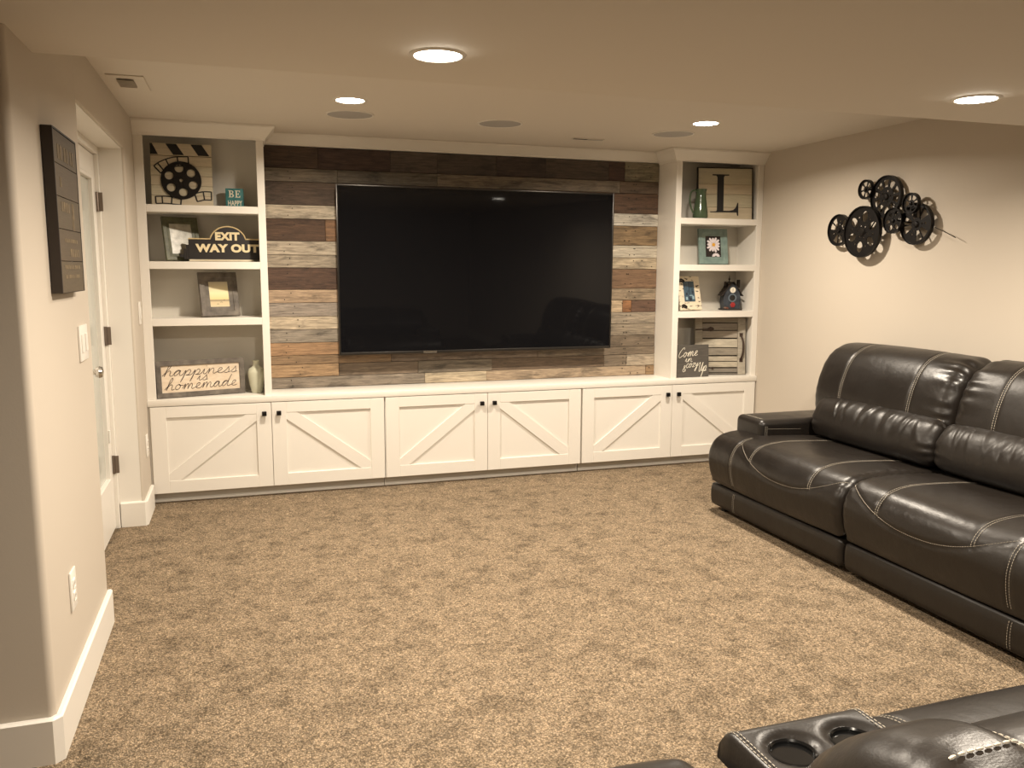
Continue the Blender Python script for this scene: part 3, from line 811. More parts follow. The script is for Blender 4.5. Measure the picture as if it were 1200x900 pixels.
# ------------------------------------------------------------------ things on the shelves
Z1, Z2, Z3 = ST[0][1], ST[1][1], ST[2][1]
def face(x, y, z, tilt, yaw, t=.034): return (x, y, z+t*math.sin(R(tilt))+.0006), (-R(tilt), 0, R(yaw))     # lifted so the back lower edge rests on the shelf
CREAM = mat('cream_paint', sr(205, 192, 165), .7); vary(CREAM, sr(186, 172, 146), sr(214, 202, 178), 14, (1, 1, 4))
PRINTBLACK = mat('black_paint', (.012, .011, .011), .55)
GREYWOOD = mat('grey_wood', sr(120, 110, 100), .65); vary(GREYWOOD, sr(76, 70, 64), sr(124, 116, 106), 18, (1, 1, 1), 5)
def frame_parts(root, w, h, bw, t, fm, pm, back=True, step=True, name='picture'):
    """mitred frame of width bw; front at y = 0, base at z = 0"""
    V = []; F = []
    sec = [(0, t), (0, .003), (.003, 0), (bw*.55, 0), (bw*.62, .004), (bw, .007), (bw, t)] if step else [(0, t), (0, .002), (.002, 0), (bw-.002, 0), (bw, .002), (bw, t)]
    cs = [(-w/2, 0, 1, 1), (w/2, 0, -1, 1), (w/2, h, -1, -1), (-w/2, h, 1, -1)]
    for x, z, sx, sz in cs:
        for d, y in sec: V.append((x+sx*d, y, z+sz*d))
    k = len(sec)
    for i in range(4):
        j = (i+1) % 4
        for a in range(k): b = (a+1) % k; F.append((i*k+a, j*k+a, j*k+b, i*k+b))
    f = link('frame', MB().raw(V, F), fm, root)
    p = link(name, MB().box(-w/2+bw-.001, w/2-bw+.001, .009, .0125, bw-.001, h-bw+.001), pm, root)
    return f, p
def easel(root, h, m, t):
    link('easel_back', MB().box(-.03, .03, t, t+.003, .002, h*.75), m, root)
def plate_on(name, loops, t, m, parent, x, y, z, s=1.0):
    me = cutout(loops, t); me.transform(Matrix.Translation((x, y, z)) @ UPRIGHT); return link(name, me, m, parent)

# 1 film reel board with clapper stripes
loc, rot = face(-.311, 5.455, Z1, 9, 0)
fb = thing('film_board', 'white plank board with black clapper stripes and a film reel, top left shelf', 'sign', loc, rot)
FW, FH = .345, .372
for k in range(5):
    z0, z1 = k*FH*.80/5, (k+1)*FH*.80/5
    o = link('plank', MB().box(-FW/2, FW/2, .006, .022, z0+.0006, z1-.0006, .0015, 1), PALEWOOD, fb); o.color = (*sr(206-3*(k % 2), 193, 168), 1)
o = link('plank', MB().box(-FW/2, FW/2, .002, .022, FH*.808, FH, .0015, 1), PALEWOOD, fb); o.color = (*sr(206, 193, 168), 1)
link('back_batten', MB().box(-FW/2+.01, FW/2-.01, .022, .032, .02, FH-.02), PRINTBLACK, fb)
zt0, zt1 = FH*.815, FH-.003
for a, b in ((-.175, -.125), (-.085, -.025), (.055, .118)):
    sh = .042
    pts = [(max(a, -FW/2+.001), zt1), (b, zt1), (min(b+sh, FW/2-.001), zt0), (max(a+sh, -FW/2+.001), zt0)]
    if a < -.15: pts = [(-FW/2+.001, zt1), (-.160, zt1), (-.128, zt0), (-FW/2+.001, zt0)]
    link('stripe', MB().poly(pts, .0015, 'y', .0008), PRINTBLACK, fb)
RLC = (-.004, .150); RR = .114
holes = [circ(.0245, 24, (  .072*math.cos(R(90+60*k+8)), .072*math.sin(R(90+60*k+8)))) for k in range(6)]
plate_on('film_reel', [circ(RR, 56), circ(.010, 16)] + holes, .006, REELMETAL, fb, RLC[0], -.002, RLC[1])
def strip(ctr, wd, cells, nm):
    C = [Vector(p) for p in crom(ctr, 12)]
    mb = MB(); up, dn = [], []
    for i, p in enumerate(C):
        t_ = (C[min(i+1, len(C)-1)]-C[max(i-1, 0)]).normalized(); nn = Vector((-t_.y, t_.x))
        up.append(p+nn*wd/2); dn.append(p-nn*wd/2)
    for side, s_ in ((up, 1), (dn, -1)):
        for i in range(len(side)-1):
            a, b = side[i], side[i+1]; d = (b-a).normalized(); nn = Vector((-d.y, d.x))*.0034
            mb.poly([a-nn, b-nn, b+nn, a+nn], .0012, 'y', .0045)
    for k in range(cells+1):
        i = int(k*(len(up)-1)/cells); a, b = dn[i], up[i]; d = (b-a).normalized(); nn = Vector((-d.y, d.x))*.0040
        mb.poly([a-nn, b-nn, b+nn, a+nn], .0010, 'y', .0047)
    o = link('film_strip', mb, PRINTBLACK, fb); o['kind'] = 'stuff'
strip([(-.135, .212), (-.105, .236), (-.04, .262), (.04, .268)], .056, 4, 'a')
strip([(-.150, .030), (-.09, .032), (-.01, .024)], .042, 3, 'b')
strip([(.075, .050), (.12, .062), (.163, .062)], .050, 2, 'c')

# 2 small teal block
be = thing('word_block', 'small teal block reading BE HAPPY beside the film board', 'block', (-.014, 5.50, Z1+.0006))
TEAL = mat('teal_paint', sr(52, 118, 118), .6); vary(TEAL, sr(44, 104, 106), sr(62, 128, 126), 30)
link('block', MB().box(-.053, .053, 0, .035, 0, .118, .002, 2), TEAL, be)
PALE = mat('pale_lettering', sr(226, 218, 196), .6)
# serif B and E built as outlines
def serif(letter, w, h):
    s = w*.22; f = h*.09
    if letter == 'E':
        return [[(0, 0), (w, 0), (w, h*.28), (w-f*.7, h*.28), (w-f*1.6, f), (s*1.75, f), (s*1.75, h*.46), (w*.62, h*.46), (w*.66, h*.36), (w*.72, h*.36), (w*.72, h*.66), (w*.66, h*.66), (w*.62, h*.55), (s*1.75, h*.55),
                 (s*1.75, h-f), (w-f*1.8, h-f), (w-f*.9, h*.74), (w-f*.2, h*.74), (w-f*.2, h), (0, h), (0, h-f*.7), (s*.7, h-f*.7), (s*.7, f*.7), (0, f*.7)]]
    o = [(0, 0)] + [(w*.55+w*.45*math.cos(R(a)), h*.26+h*.26*math.sin(R(a))) for a in range(-90, 91, 15)] + [(w*.52+w*.40*math.cos(R(a)), h*.76+h*.24*math.sin(R(a))) for a in range(-75, 91, 15)] + [(0, h), (0, h-f*.7), (s*.7, h-f*.7), (s*.7, f*.7), (0, f*.7)]
    i1 = [(s*1.75, f)] + [(w*.52+w*.22*math.cos(R(a)), h*.26+h*.17*math.sin(R(a))) for a in range(-90, 91, 30)] + [(s*1.75, h*.43)]
    i2 = [(s*1.75, h*.56)] + [(w*.5+w*.20*math.cos(R(a)), h*.735+h*.165*math.sin(R(a))) for a in range(-90, 91, 30)] + [(s*1.75, h-f)]
    return [o, i1, i2]
plate_on('letter', serif('B', .032, .042), .002, PALE, be, -.036, -.001, .064)
plate_on('letter', serif('E', .030, .042), .002, PALE, be, .002, -.001, .064)
me = text_mesh('HAPPY', .034, .002, .0006, 1.02); me.transform(Matrix.Translation((0, -.001, .028)) @ UPRIGHT @ Matrix.Diagonal((.8, 1.25, 1, 1)))
link('lettering', me, PALE, be)

# 3 green picture frame
loc, rot = face(-.315, 5.470, Z2, 13, 24)
gf = thing('picture_frame', 'dark green picture frame leaning behind the EXIT WAY OUT sign', 'picture frame', loc, rot)
GREEN = mat('dark_green_paint', sr(92, 92, 68), .5); vary(GREEN, sr(70, 72, 52), sr(104, 104, 78), 25)
FADED = mat('faded_print', sr(190, 186, 170), .3); vary(FADED, sr(150, 146, 132), sr(206, 203, 190), 28, (1, 1, 1), 6)
frame_parts(gf, .215, .268, .042, .018, GREEN, FADED); easel(gf, .26, BLACK, .018)

# 4 EXIT WAY OUT sign
loc, rot = face(-.078, 5.44, Z2, 2, 3)
ex = thing('exit_sign', 'black arched sign reading EXIT WAY OUT in cream letters', 'sign', loc, rot)
EXB = mat('sign_black', sr(34, 29, 27), .45); GOLD = mat('old_gold', sr(204, 182, 136), .45, .1)
arch = [(.105*math.cos(R(a))+.015, .118+.095*math.sin(R(a))) for a in range(12, 169, 6)]
outline = [(-.212, .012), (.212, .012), (.212, .138)] + [(.212-.07, .138)] + arch + [(-.212+.085, .138), (-.212, .138)]
link('board', MB().poly(outline, .016, 'y', 0), EXB, ex)
rim = [(.212, -.001, .136), (.142, -.001, .136)] + [(x, -.001, z-.002) for x, z in arch] + [(-.127, -.001, .136), (-.212, -.001, .136)]
link('gold_rim', MB().tube(rim, .0042, 6), GOLD, ex)
link('base_strip', MB().box(-.212, .16, -.012, .022, 0, .012, .002, 1), CREAM, ex)
CRM = mat('cream_lettering', sr(228, 212, 172), .55)
me = text_mesh('EXIT', .062, .006, .0035, 1.06); me.transform(Matrix.Translation((.010, -.002, .150)) @ UPRIGHT @ Matrix.Diagonal((1.05, 1, 1, 1)))
link('lettering', me, CRM, ex)
me = text_mesh('WAY OUT', .062, .006, .0035, 1.06); me.transform(Matrix.Translation((.012, -.002, .078)) @ UPRIGHT @ Matrix.Diagonal((1.18, 1, 1, 1)))
link('lettering', me, CRM, ex)
for k, (a, b, c) in enumerate(((-.262, -.240, .045), (-.240, -.226, .075), (-.226, -.212, .10))):
    link('stepped_end', MB().box(a, b, .002, .014, .012 if k else .025, c, .001, 1), EXB, ex)

# 5 grey wooden frame with a pale photograph
loc, rot = face(-.117, 5.425, Z3, 13, 18)
yf = thing('picture_frame', 'weathered grey wooden frame with a bright pale photograph, third shelf', 'picture frame', loc, rot)
def sunset():
    m = mat('pale_beach_print', (.8, .7, .5), .12)
    tc = N(m, 'ShaderNodeTexCoord'); sp = N(m, 'ShaderNodeSeparateXYZ'); L(m, tc.outputs['Generated'], sp.inputs[0])
    cr = N(m, 'ShaderNodeValToRGB'); e = cr.color_ramp.elements
    e[0].position = 0; e[0].color = (*sr(222, 206, 172), 1); e[1].position = 1; e[1].color = (*sr(196, 186, 160), 1)
    for p, c in ((.20, (214, 196, 160)), (.26, (150, 138, 118)), (.31, (236, 214, 158)), (.55, (246, 234, 190))):
        q = e.new(p); q.color = (*sr(*c), 1)
    L(m, sp.outputs['Z'], cr.inputs[0]); L(m, cr.outputs[0], BS(m).inputs['Base Color']); return m
frame_parts(yf, .232, .272, .058, .020, GREYWOOD, sunset()); easel(yf, .26, BLACK, .020)
dm = MB()
for x, z, s_ in ((.01, .085, .008), (.028, .098, .005), (-.012, .074, .006)): dm.tube([(x-s_, .0085, z), (x, .0085, z+.003), (x+s_, .0085, z)], .0012, 4)
link('figures_in_print', dm, PRINTBLACK, yf)['kind'] = 'stuff'

# cursive strokes (x, y in x-heights)
GL = {
 'h': ([[(0, .1), (.35, .9), (.62, 1.7), (.58, 2.15), (.42, 1.9), (.30, 1.0), (.22, 0), (.34, .6), (.62, .98), (.78, .75), (.78, .2), (.92, 0), (1.12, .15)]], 1.12),
 'a': ([[(0, .15), (.30, .75), (.62, .92), (.34, .98), (.08, .5), (.22, .02), (.50, .3), (.68, .92), (.68, .25), (.82, 0), (1.02, .15)]], 1.02),
 'p': ([[(0, .15), (.24, .9), (.18, 0), (.02, -1.15), (.14, -.6), (.30, .5), (.58, .98), (.78, .7), (.66, .15), (.38, .05), (.70, .0), (1.0, .15)]], 1.0),
 'i': ([[(0, .15), (.25, .92), (.24, .25), (.36, 0), (.58, .15)], [(.34, 1.42), (.40, 1.46)]], .58),
 'n': ([[(0, .15), (.22, .95), (.20, 0), (.32, .6), (.58, .98), (.72, .7), (.72, .2), (.86, 0), (1.06, .15)]], 1.06),
 'e': ([[(0, .15), (.36, .42), (.56, .78), (.40, .99), (.18, .70), (.20, .18), (.46, 0), (.80, .15)]], .8),
 's': ([[(0, .12), (.30, .62), (.44, 1.08), (.48, .80), (.60, .38), (.50, .04), (.28, -.02), (.14, .10)], [(.50, .04), (.78, .15)]], .78),
 'o': ([[(.42, .96), (.14, .70), (.12, .22), (.34, 0), (.60, .3), (.58, .78), (.40, .96), (.52, .74), (.94, .72)]], .94),
 'm': ([[(0, .15), (.22, .95), (.20, 0), (.32, .62), (.50, .98), (.62, .7), (.62, 0), (.74, .62), (.92, .98), (1.06, .7), (1.06, .2), (1.2, 0), (1.4, .15)]], 1.4),
 'd': ([[(0, .15), (.30, .8), (.60, .92), (.32, .98), (.08, .5), (.22, .02), (.52, .35), (.82, 1.5), (.92, 2.1), (.80, 1.4), (.72, .25), (.88, 0), (1.1, .15)]], 1.1),
 'C': ([[(.95, 1.55), (.90, 1.9), (.60, 1.85), (.20, 1.2), (.10, .45), (.36, 0), (.80, .25), (1.1, .5)]], 1.05),
 'c': ([[(.60, .80), (.44, 1.0), (.16, .75), (.12, .25), (.36, 0), (.72, .25)]], .72),
 'z': ([[(.06, .86), (.10, .92), (.50, .95), (.55, .90), (.10, .08), (.12, .03), (.55, .05), (.72, .15)]], .74),
 'y': ([[(.05, .9), (.14, .35), (.36, .2), (.60, .9), (.52, -.2), (.30, -1.0), (.12, -.7), (.5, 0), (.9, .4)]], .85),
 'U': ([[(.05, 1.5), (.22, 1.75), (.24, .9), (.36, .1), (.62, .2), (.86, 1.7), (.84, .5), (.95, .05), (1.15, .3)]], 1.1),
 '&': ([[(.75, .1), (.30, .8), (.28, 1.25), (.50, 1.3), (.50, 1.0), (.12, .5), (.14, .1), (.45, 0), (.75, .55)]], .95),
}
def script(s, size, slant=.25, r=.0011, y=0, lift=0.0):
    """one tube per stroke, centred on x; returns list of polylines in (x, z)"""
    lines = []; x = 0
    for ch in s:
        st, adv = GL[ch]
        for q in st: lines.append([((x+px+slant*py)*size, py*size) for px, py in q])
        x += adv
    # join strokes that continue
    wd = x*size; out = []
    for q in lines:
        q = [(a-wd/2, b) for a, b in q]
        if out and len(q) > 2 and abs(out[-1][-1][0]-q[0][0]) < size*.12 and abs(out[-1][-1][1]-q[0][1]) < size*.12: out[-1] += q[1:]
        else: out.append(q)
    return [crom(q, 5) for q in out], wd
def write(root, name, s, size, x, z, yf_, m, r, slant=.25, rise=0.0, sx=1.0):
    lines, wd = script(s, size, slant)
    for q in lines:
        mb = MB().tube([(x+a*sx, yf_-r*.3, z+b+rise*a) for a, b in q], r, 5)
        link(name, mb, m, root)

# 6 happiness sign
loc, rot = face(-.248, 5.408, CT, 4, 14)
hs = thing('word_sign', 'wide grey framed sign with cursive words happiness is homemade', 'sign', loc, rot)
LINEN = mat('linen_print', sr(222, 206, 182), .7); vary(LINEN, sr(212, 192, 166), sr(228, 214, 194), 12, (1, 1, 3))
frame_parts(hs, .520, .222, .030, .032, GREYWOOD, LINEN, step=False, name='panel')
INK = mat('brown_black_ink', sr(58, 44, 38), .6)
write(hs, 'word', 'happiness', .0335, -.005, .132, .0085, INK, .0017, .22, .02, 1.62)
write(hs, 'word', 'is', .030, .005, .096, .0085, INK, .0017, .22, .02, 1.6)
write(hs, 'word', 'homemade', .0335, -.004, .048, .0085, INK, .0017, .22, .02, 1.48)

# 7 vase
va = thing('vase', 'pale green glazed vase beside the happiness sign', 'vase', (.073, 5.470, CT+.0006))
VG = mat('pale_green_glaze', sr(206, 206, 184), .2)
link('body', MB().lathe([(.028, 0), (.032, .004), (.042, .045), (.052, .105), (.053, .132), (.045, .152), (.026, .165), (.019, .175), (.018, .192), (.023, .205), (.020, .205), (.015, .19), (.015, .17)], 36), VG, va)

# 8 green pitcher
pi_ = thing('pitcher', 'glossy green ceramic pitcher in front of the letter board', 'pitcher', (3.160, 5.382, Z1+.0006), (0, 0, R(8)))
PG = mat('green_glaze', sr(70, 86, 64), .14)
link('body', MB().lathe([(.048, 0), (.053, .006), (.054, .02), (.050, .06), (.043, .110), (.037, .150), (.035, .170), (.037, .188), (.043, .206), (.040, .206), (.033, .188), (.031, .165), (.038, .11)], 40), PG, pi_)
hd_ = crom([(-.036, 0, .185), (-.060, 0, .196), (-.088, 0, .178), (-.096, 0, .130), (-.086, 0, .080), (-.066, 0, .042), (-.049, 0, .030)], 6)
link('handle', MB().tube(hd_, [.0062]*len(hd_), 10), PG, pi_)
link('spout', MB().raw([(.030, -.016, .206), (.030, .016, .206), (.056, 0, .210), (.030, 0, .165), (.036, -.014, .19), (.036, .014, .19)],
     [(0, 2, 4), (4, 2, 3), (1, 5, 2), (5, 3, 2), (0, 1, 2), (0, 4, 3, 5, 1)]), PG, pi_)

# 9 letter board
loc, rot = face(3.385, 5.410, Z1, 5, -11)
lb_ = thing('letter_board', 'cream plank board with a large black letter L, top right shelf', 'sign', loc, rot)
LBW, LBH = .405, .366
for k, (z0, z1) in enumerate(((0, .085), (.085, .178), (.178, .250), (.250, LBH))):
    o = link('plank', MB().box(-LBW/2, LBW/2, .002, .018, z0+.0008, z1-.0008, .0016, 1), PALEWOOD, lb_); o.color = (*sr(196-5*(k % 2), 182, 156), 1)
RUST = mat('dark_worn_edge', sr(52, 42, 36), .7)
em = MB(); em.box(-LBW/2-.006, LBW/2+.006, 0, .026, LBH, LBH+.007, .001, 1); em.box(LBW/2, LBW/2+.006, 0, .026, 0, LBH, .001, 1); em.box(-LBW/2-.006, -LBW/2, 0, .026, 0, LBH, .001, 1)
link('edge_band', em, RUST, lb_)
LL = [(-.115, .048), (.085, .048), (.090, .025), (.098, .025), (.098, .118), (.091, .118), (.080, .085), (.060, .066), (.030, .060), (-.015, .060), (-.012, .300), (-.005, .312), (.028, .314), (.028, .322), (-.098, .322), (-.098, .314), (-.068, .312), (-.060, .300), (-.064, .062), (-.072, .056), (-.115, .054)]
me = cutout([LL], .003); me.transform(Matrix.Translation((0, .001, 0)) @ UPRIGHT); link('letter', me, PRINTBLACK, lb_)

# 10 daisy picture
loc, rot = face(3.335, 5.455, Z2, 9, -4)
df = thing('picture_frame', 'pale teal frame with a white daisy picture, second right shelf', 'picture frame', loc, rot)
TEALF = mat('pale_teal_paint', sr(122, 142, 138), .35); vary(TEALF, sr(108, 128, 124), sr(134, 154, 148), 20)
DARKP = mat('dark_print', sr(36, 30, 30), .25)
frame_parts(df, .232, .262, .054, .022, TEALF, DARKP); easel(df, .25, BLACK, .022)
PETAL = mat('white_petal_print', sr(228, 218, 222), .4); YOLK = mat('yellow_print', sr(226, 168, 52), .4)
cx_, cz_ = .004, .145
for k in range(13):
    a = 2*PI*k/13+.2; ln = .060 if k % 3 else .052
    pts = [(cx_+math.cos(a)*d*ln-math.sin(a)*w_, cz_+math.sin(a)*d*ln+math.cos(a)*w_) for d, w_ in ((.2, -.002), (.6, -.0085), (.9, -.0075), (1, 0), (.9, .0075), (.6, .0085), (.2, .002))]
    link('petal', MB().poly([(min(max(p[0], -.061), .061), min(max(p[1], .058), .205)) for p in pts], .0008, 'y', .0079-.0001*(k % 3)), PETAL, df)
link('flower_centre', MB().cyl(.013, .0068, .0078, 20, (cx_, 0, cz_), 'y'), YOLK, df)
for k in range(7):
    a = PI*(.02+.96*k/6); pts = [(.020+math.cos(a)*d*.034-math.sin(a)*w_, .060+math.sin(a)*d*.026+math.cos(a)*w_) for d, w_ in ((.15, -.002), (.7, -.006), (1, 0), (.7, .006), (.15, .002))]
    link('petal', MB().poly([(min(p[0], .061), max(p[1], .056)) for p in pts], .0008, 'y', .0080), PETAL, df)

# 11 white distressed frame
loc, rot = face(3.145, 5.43, Z3, 12, 12)
wf = thing('picture_frame', 'distressed white frame with a blue picture and dark iron corner scrolls', 'picture frame', loc, rot)
DIST = mat('distressed_white', sr(222, 208, 184), .6); vary(DIST, sr(70, 56, 44), sr(226, 214, 190), 22, (1, 1, 2.4), 6, .36, .44)
BLUE = mat('blue_print', sr(62, 88, 104), .3); vary(BLUE, sr(44, 62, 78), sr(74, 100, 116), 30)
W_, H_ = .205, .250
V = MB(); V.box(-W_/2, W_/2, 0, .016, 0, H_, .003, 1); link('frame', V, DIST, wf)
link('picture', MB().box(-.058, .044, -.002, .0, .062, .212), BLUE, wf)
PALEB = mat('pale_blue_print', sr(150, 178, 190), .3); DKB = mat('dark_blue_print', sr(30, 40, 52), .3)
for k, (x, z, w_, h_) in enumerate(((-.045, .075, .018, .022), (-.012, .070, .022, .018), (.018, .080, .016, .024), (-.040, .110, .014, .016), (-.008, .104, .030, .006), (.020, .122, .012, .018))):
    link('print_patch', MB().box(x, x+w_, -.0028, -.0018, z, z+h_), PALEB if k % 2 == 0 else DKB, wf)
link('print_post', MB().box(-.009, -.004, -.0027, -.0018, .062, .205), DKB, wf)
for sx, z in ((-1, .030), (-1, .220)):
    c = [(sx*.092, -.002, z), (sx*.075, -.003, z+.008), (sx*.058, -.003, z+.002), (sx*.046, -.003, z-.008), (sx*.060, -.003, z-.012), (sx*.078, -.003, z-.006), (sx*.092, -.002, z-.012)]
    link('iron_scroll', MB().tube(crom(c, 5), .0055, 6), KNOB, wf)
easel(wf, .24, BLACK, .016)

# 12 birdhouse
bh = thing('birdhouse', 'small dark blue birdhouse with a round clock face and red flower', 'birdhouse', (3.498, 5.455, Z3+.0006), (0, 0, R(-14)))
BHM = mat('dark_blue_wood', sr(52, 58, 66), .6); vary(BHM, sr(36, 38, 44), sr(62, 70, 80), 24)
ROOF = mat('dark_shingle', sr(44, 36, 32), .7); RED = mat('red_petal', sr(150, 34, 34), .5)
prof = [(-.060, .010), (.060, .010), (.066, .070), (.058, .120), (.030, .175), (0, .200), (-.030, .175), (-.058, .120), (-.066, .070)]
link('body', MB().poly(prof, .090, 'y', 0), BHM, bh)
link('base', MB().box(-.074, .074, -.016, .098, 0, .010, .002, 1), ROOF, bh)
for s_ in (-1, 1):
    for k in range(5):
        p0 = Vector((s_*.004, .208)); p1 = Vector((s_*.073, .106)); a = p0.lerp(p1, k/5); b = p0.lerp(p1, (k+1.15)/5)
        n_ = Vector((s_*(p0-p1).y*s_, s_*(p1-p0).x)).normalized(); n_ = Vector((s_*abs(n_.x), abs(n_.y)))
        q = [a+n_*.001, b+n_*.004, b+n_*.010, a+n_*.005]
        link('shingle', MB().poly([(v.x, v.y) for v in q], .106, 'y', -.010), ROOF, bh)
link('chimney', MB().box(.046, .066, .028, .052, .165, .226, .002, 1), ROOF, bh)
link('finial', MB().lathe([(.004, 0), (.004, .012), (.009, .020), (.003, .030), (.001, .050)], 12, (-.012, .045, .21)), ROOF, bh)
link('left_ear_post', MB().box(-.052, -.036, .030, .046, .168, .212, .002, 1), ROOF, bh)
link('entrance_ring', MB().lathe([(.022, 0), (.022, -.006), (.031, -.006), (.031, 0)], 28, (0, 0, .092), 'y', True), mat('grey_blue_ring', sr(96, 108, 118), .5), bh)
link('entrance', MB().cyl(.0225, -.003, .001, 28, (0, 0, .092), 'y'), BLACK, bh)
ck = link('clock_face', MB().cyl(.021, -.006, .001, 28, (.002, 0, .150), 'y'), mat('clock_white', sr(226, 220, 206), .4), bh)
hm = MB(); hm.box(.0010, .0030, -.0068, -.006, .150, .165); link('clock_hand', hm, PRINTBLACK, ck)
hm = MB(); hm.box(.0012, .0028, -.0068, -.006, .136, .150); link('clock_hand', hm, PRINTBLACK, ck)
for k in range(6):
    a = 2*PI*k/6; link('petal', MB().lathe([(.002, -.003), (.0085, 0), (.002, .003)], 12, (.004+.012*math.cos(a), -.006, .040+.012*math.sin(a)), 'y'), RED, bh)
link('flower_centre', MB().cyl(.006, -.011, -.004, 12, (.004, 0, .040), 'y'), RED, bh)
for x, z, c in ((-.054, .018, (120, 96, 80)), (-.040, .016, (110, 62, 50))):
    link('pebble', MB().lathe([(.003, -.008), (.012, -.003), (.012, .003), (.003, .008)], 12, (x, -.008, z)), mat('pebble', sr(*c), .7), bh)

# 13 dark message sign
loc, rot = face(3.126, 5.362, CT, 3, 0)
cz = thing('word_sign', 'small charcoal square sign with white cursive words Come in and cozy Up', 'sign', loc, rot)
CHAR = mat('charcoal_board', sr(86, 82, 76), .6); vary(CHAR, sr(76, 72, 67), sr(92, 88, 82), 10, (1, 1, 8))
link('board', MB().box(-.138, .138, 0, .018, 0, .236, .0015, 1), CHAR, cz)
CHALK = mat('chalk_white', sr(222, 216, 200), .7)
write(cz, 'word', 'Come', .035, -.038, .150, -.0005, CHALK, .0022, .3, .12, 1.1)
write(cz, 'word', 'in', .028, -.030, .111, -.0005, CHALK, .0018, .2, 0, 1.3)
write(cz, 'word', '&', .034, -.066, .040, -.0005, CHALK, .0021, .2)
write(cz, 'word', 'cozy', .030, -.002, .072, -.0005, CHALK, .0021, .25, .10, 1.05)
write(cz, 'word', 'Up', .038, .080, .040, -.0005, CHALK, .0023, .3, .10, .95)

# 14 weathered shutter
loc, rot = face(3.400, 5.425, CT, 6, -15)
sh = thing('wood_shutter', 'weathered wooden shutter with iron pull, leaning behind the charcoal sign', 'shutter', loc, rot)
SHW, SHH = .385, .425
def shp(nm, x0, x1, z0, z1, y0, y1, c, M=None):
    me = MB().box(x0, x1, y0, y1, z0, z1, .0018, 1, M); o = link(nm, me, SHUTTERWOOD, sh); g_ = sum(c)/3; o.color = (*sr(*[q*.6+g_*.4 for q in c]), 1); return o
shp('stile', -SHW/2, -SHW/2+.058, 0, SHH, 0, .022, (168, 154, 128)); shp('stile', SHW/2-.058, SHW/2, 0, SHH, 0, .022, (178, 164, 138))
shp('rail', -SHW/2+.058, SHW/2-.058, SHH-.035, SHH, .001, .021, (160, 146, 122)); shp('rail', -SHW/2+.058, SHW/2-.058, 0, .010, .001, .021, (120, 108, 92))
zs = [.012, .050, .098, .140, .200, .270, .330, .388]
cols = [(128, 116, 98), (198, 182, 150), (188, 172, 142), (156, 142, 118), (190, 176, 146), (164, 148, 124), (150, 134, 112)]
for k in range(7):
    h_ = zs[k+1]-zs[k]
    shp('slat', -SHW/2+.059, SHW/2-.059, zs[k]+.003, zs[k+1]-.004, .006, .013, cols[k], Matrix.Translation((0, 0, zs[k]+h_/2)) @ Matrix.Rotation(R(7 if k % 2 else -4), 4, 'X') @ Matrix.Translation((0, 0, -zs[k]-h_/2)))
link('back_board', MB().box(-SHW/2+.02, SHW/2-.02, .022, .027, .01, SHH-.01), RUST, sh)
RIRON = mat('rusty_iron', sr(62, 46, 36), .6, .3)
pl_ = crom([(.158, -.002, .290), (.162, -.012, .276), (.168, -.022, .240), (.168, -.024, .190), (.164, -.020, .150), (.158, -.010, .125), (.156, -.002, .112)], 5)
pu = link('iron_pull', MB().tube(pl_, .0075, 8), RIRON, sh)
for z in (.296, .106): link('pull_plate', MB().box(.146, .172, -.003, .0, z-.014, z+.014, .001, 1), RIRON, pu)
hg = [(-.19, .340), (-.10, .344), (-.075, .358), (-.055, .352), (-.048, .340), (-.055, .328), (-.075, .322), (-.10, .336), (-.19, .340-.010)]
link('strap_hinge', MB().poly(hg, .003, 'y', -.003), RIRON, sh)
link('bolt', MB().lathe([(.009, 0), (.009, -.004), (.004, -.007)], 10, (-.058, 0, .048), 'y'), RIRON, sh)

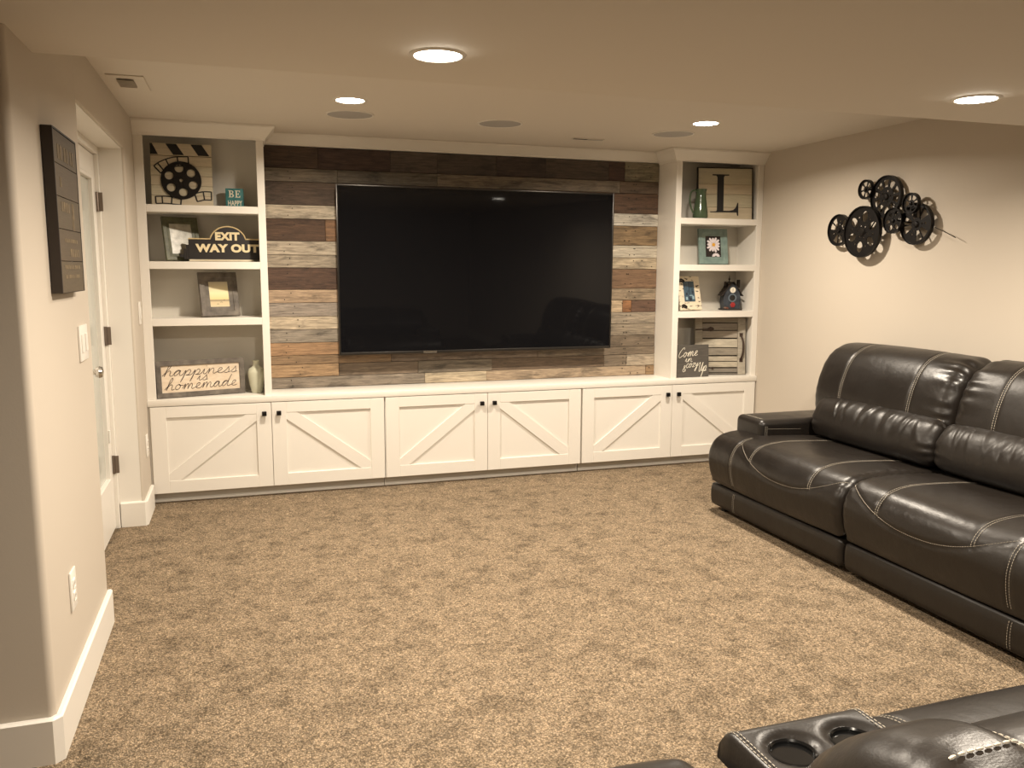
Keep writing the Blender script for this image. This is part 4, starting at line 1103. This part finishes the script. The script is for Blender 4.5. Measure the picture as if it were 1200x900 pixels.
# ------------------------------------------------------------------ metal film reel sculpture on the right wall
wa = thing('reel_sculpture', 'black metal sculpture of seven film reels on the right wall above the sofa', 'wall art', (RW, 4.10, 1.70))
def sector(r0, r1, a0, a1, n=8, rc=.0):
    return [(r1*math.cos(a0+(a1-a0)*k/n), r1*math.sin(a0+(a1-a0)*k/n)) for k in range(n+1)] + [(r0*math.cos(a1-(a1-a0)*k/n), r0*math.sin(a1-(a1-a0)*k/n)) for k in range(n+1)]
def wall_reel(y, z, r, d, style, a0=0.0):
    """flat reel facing the room, its middle d off the wall"""
    holes = []
    if style == 'spoke':
        ns = 10; holes = [sector(r*.46, r*.80, a0+2*PI*k/ns+.10, a0+2*PI*(k+1)/ns-.10, 5) for k in range(ns)]
        holes += [circ(r*.045, 10, (r*.27*math.cos(a0+2*PI*k/5), r*.27*math.sin(a0+2*PI*k/5))) for k in range(5)]
    elif style == 'pair':
        for k in range(3):
            b = a0+2*PI*k/3
            holes += [sector(r*.32, r*.82, b-.55, b-.06, 5), sector(r*.32, r*.82, b+.06, b+.55, 5)]
            holes += [circ(r*.06, 10, (r*.55*math.cos(b+1.047), r*.55*math.sin(b+1.047))), circ(r*.045, 10, (r*.36*math.cos(b+1.047), r*.36*math.sin(b+1.047)))]
    elif style == 'egg':
        for k in range(6):
            b = a0+2*PI*k/6; c = (r*.60*math.cos(b), r*.60*math.sin(b))
            holes.append([(c[0]+math.cos(b)*r*.215*math.cos(t)-math.sin(b)*r*.155*math.sin(t), c[1]+math.sin(b)*r*.215*math.cos(t)+math.cos(b)*r*.155*math.sin(t)) for t in [2*PI*i/16 for i in range(16)]])
        holes += [circ(r*.04, 8, (r*.60*math.cos(a0+2*PI*(k+.5)/6), r*.60*math.sin(a0+2*PI*(k+.5)/6))) for k in range(6)]
        holes += [circ(r*.035, 8, (r*.24*math.cos(a0+2*PI*(k+.5)/6), r*.24*math.sin(a0+2*PI*(k+.5)/6))) for k in range(6)]
    else:
        ns = 6; holes = [sector(r*.34, r*.76, a0+2*PI*k/ns+.13, a0+2*PI*(k+1)/ns-.13, 5) for k in range(ns)]
    M = Matrix.Translation((-d, y-4.10, z-1.70)) @ Matrix.Rotation(-PI/2, 4, 'Z') @ UPRIGHT
    me = cutout([circ(r, 48)]+holes, .004); me.transform(M); o = link('reel', me, REELMETAL, wa)
    rm = MB().lathe([(r*.955, -.012), (r*1.0, -.012), (r*1.0, .012), (r*.955, .012)], 48, (-d, y-4.10, z-1.70), 'x', True)
    link('rim', rm, REELMETAL, o)
    link('hub', MB().lathe([(r*.16, .010), (r*.16, -.006), (r*.12, -.012), (r*.05, -.013)], 20, (-d, y-4.10, z-1.70), 'x'), REELMETAL, o)
    link('standoff', MB().cyl(.006, .0, d-.004, 8, (-d+.002, y-4.10, z-1.70), 'x'), REELMETAL, o)
wall_reel(4.430, 1.672, .098, .045, 'pair', .4)
wall_reel(4.205, 1.652, .153, .060, 'egg', .35)
wall_reel(4.050, 1.848, .122, .035, 'spoke', .1)
wall_reel(4.205, 1.902, .058, .050, 'six', .2)
wall_reel(3.955, 1.705, .073, .060, 'egg', .1)
wall_reel(3.800, 1.678, .114, .040, 'pair', 1.1)
wall_reel(3.815, 1.792, .058, .072, 'six', .5)
wire = crom([(-.030, -.41, -.03), (-.05, -.44, -.045), (-.045, -.50, -.07), (-.04, -.575, -.105)], 6)
link('film_wire', MB().tube(wire, .0022, 6), REELMETAL, wa)
br = MB()
for a, b in (((4.43, 1.672), (4.205, 1.652)), ((4.205, 1.652), (4.05, 1.848)), ((4.05, 1.848), (4.205, 1.902)), ((4.05, 1.848), (3.955, 1.705)), ((3.955, 1.705), (3.80, 1.678)), ((3.80, 1.678), (3.815, 1.792))):
    br.tube([(-.014, a[0]-4.10, a[1]-1.70), (-.014, b[0]-4.10, b[1]-1.70)], .004, 6)
link('back_rod', br, REELMETAL, wa)['kind'] = 'stuff'
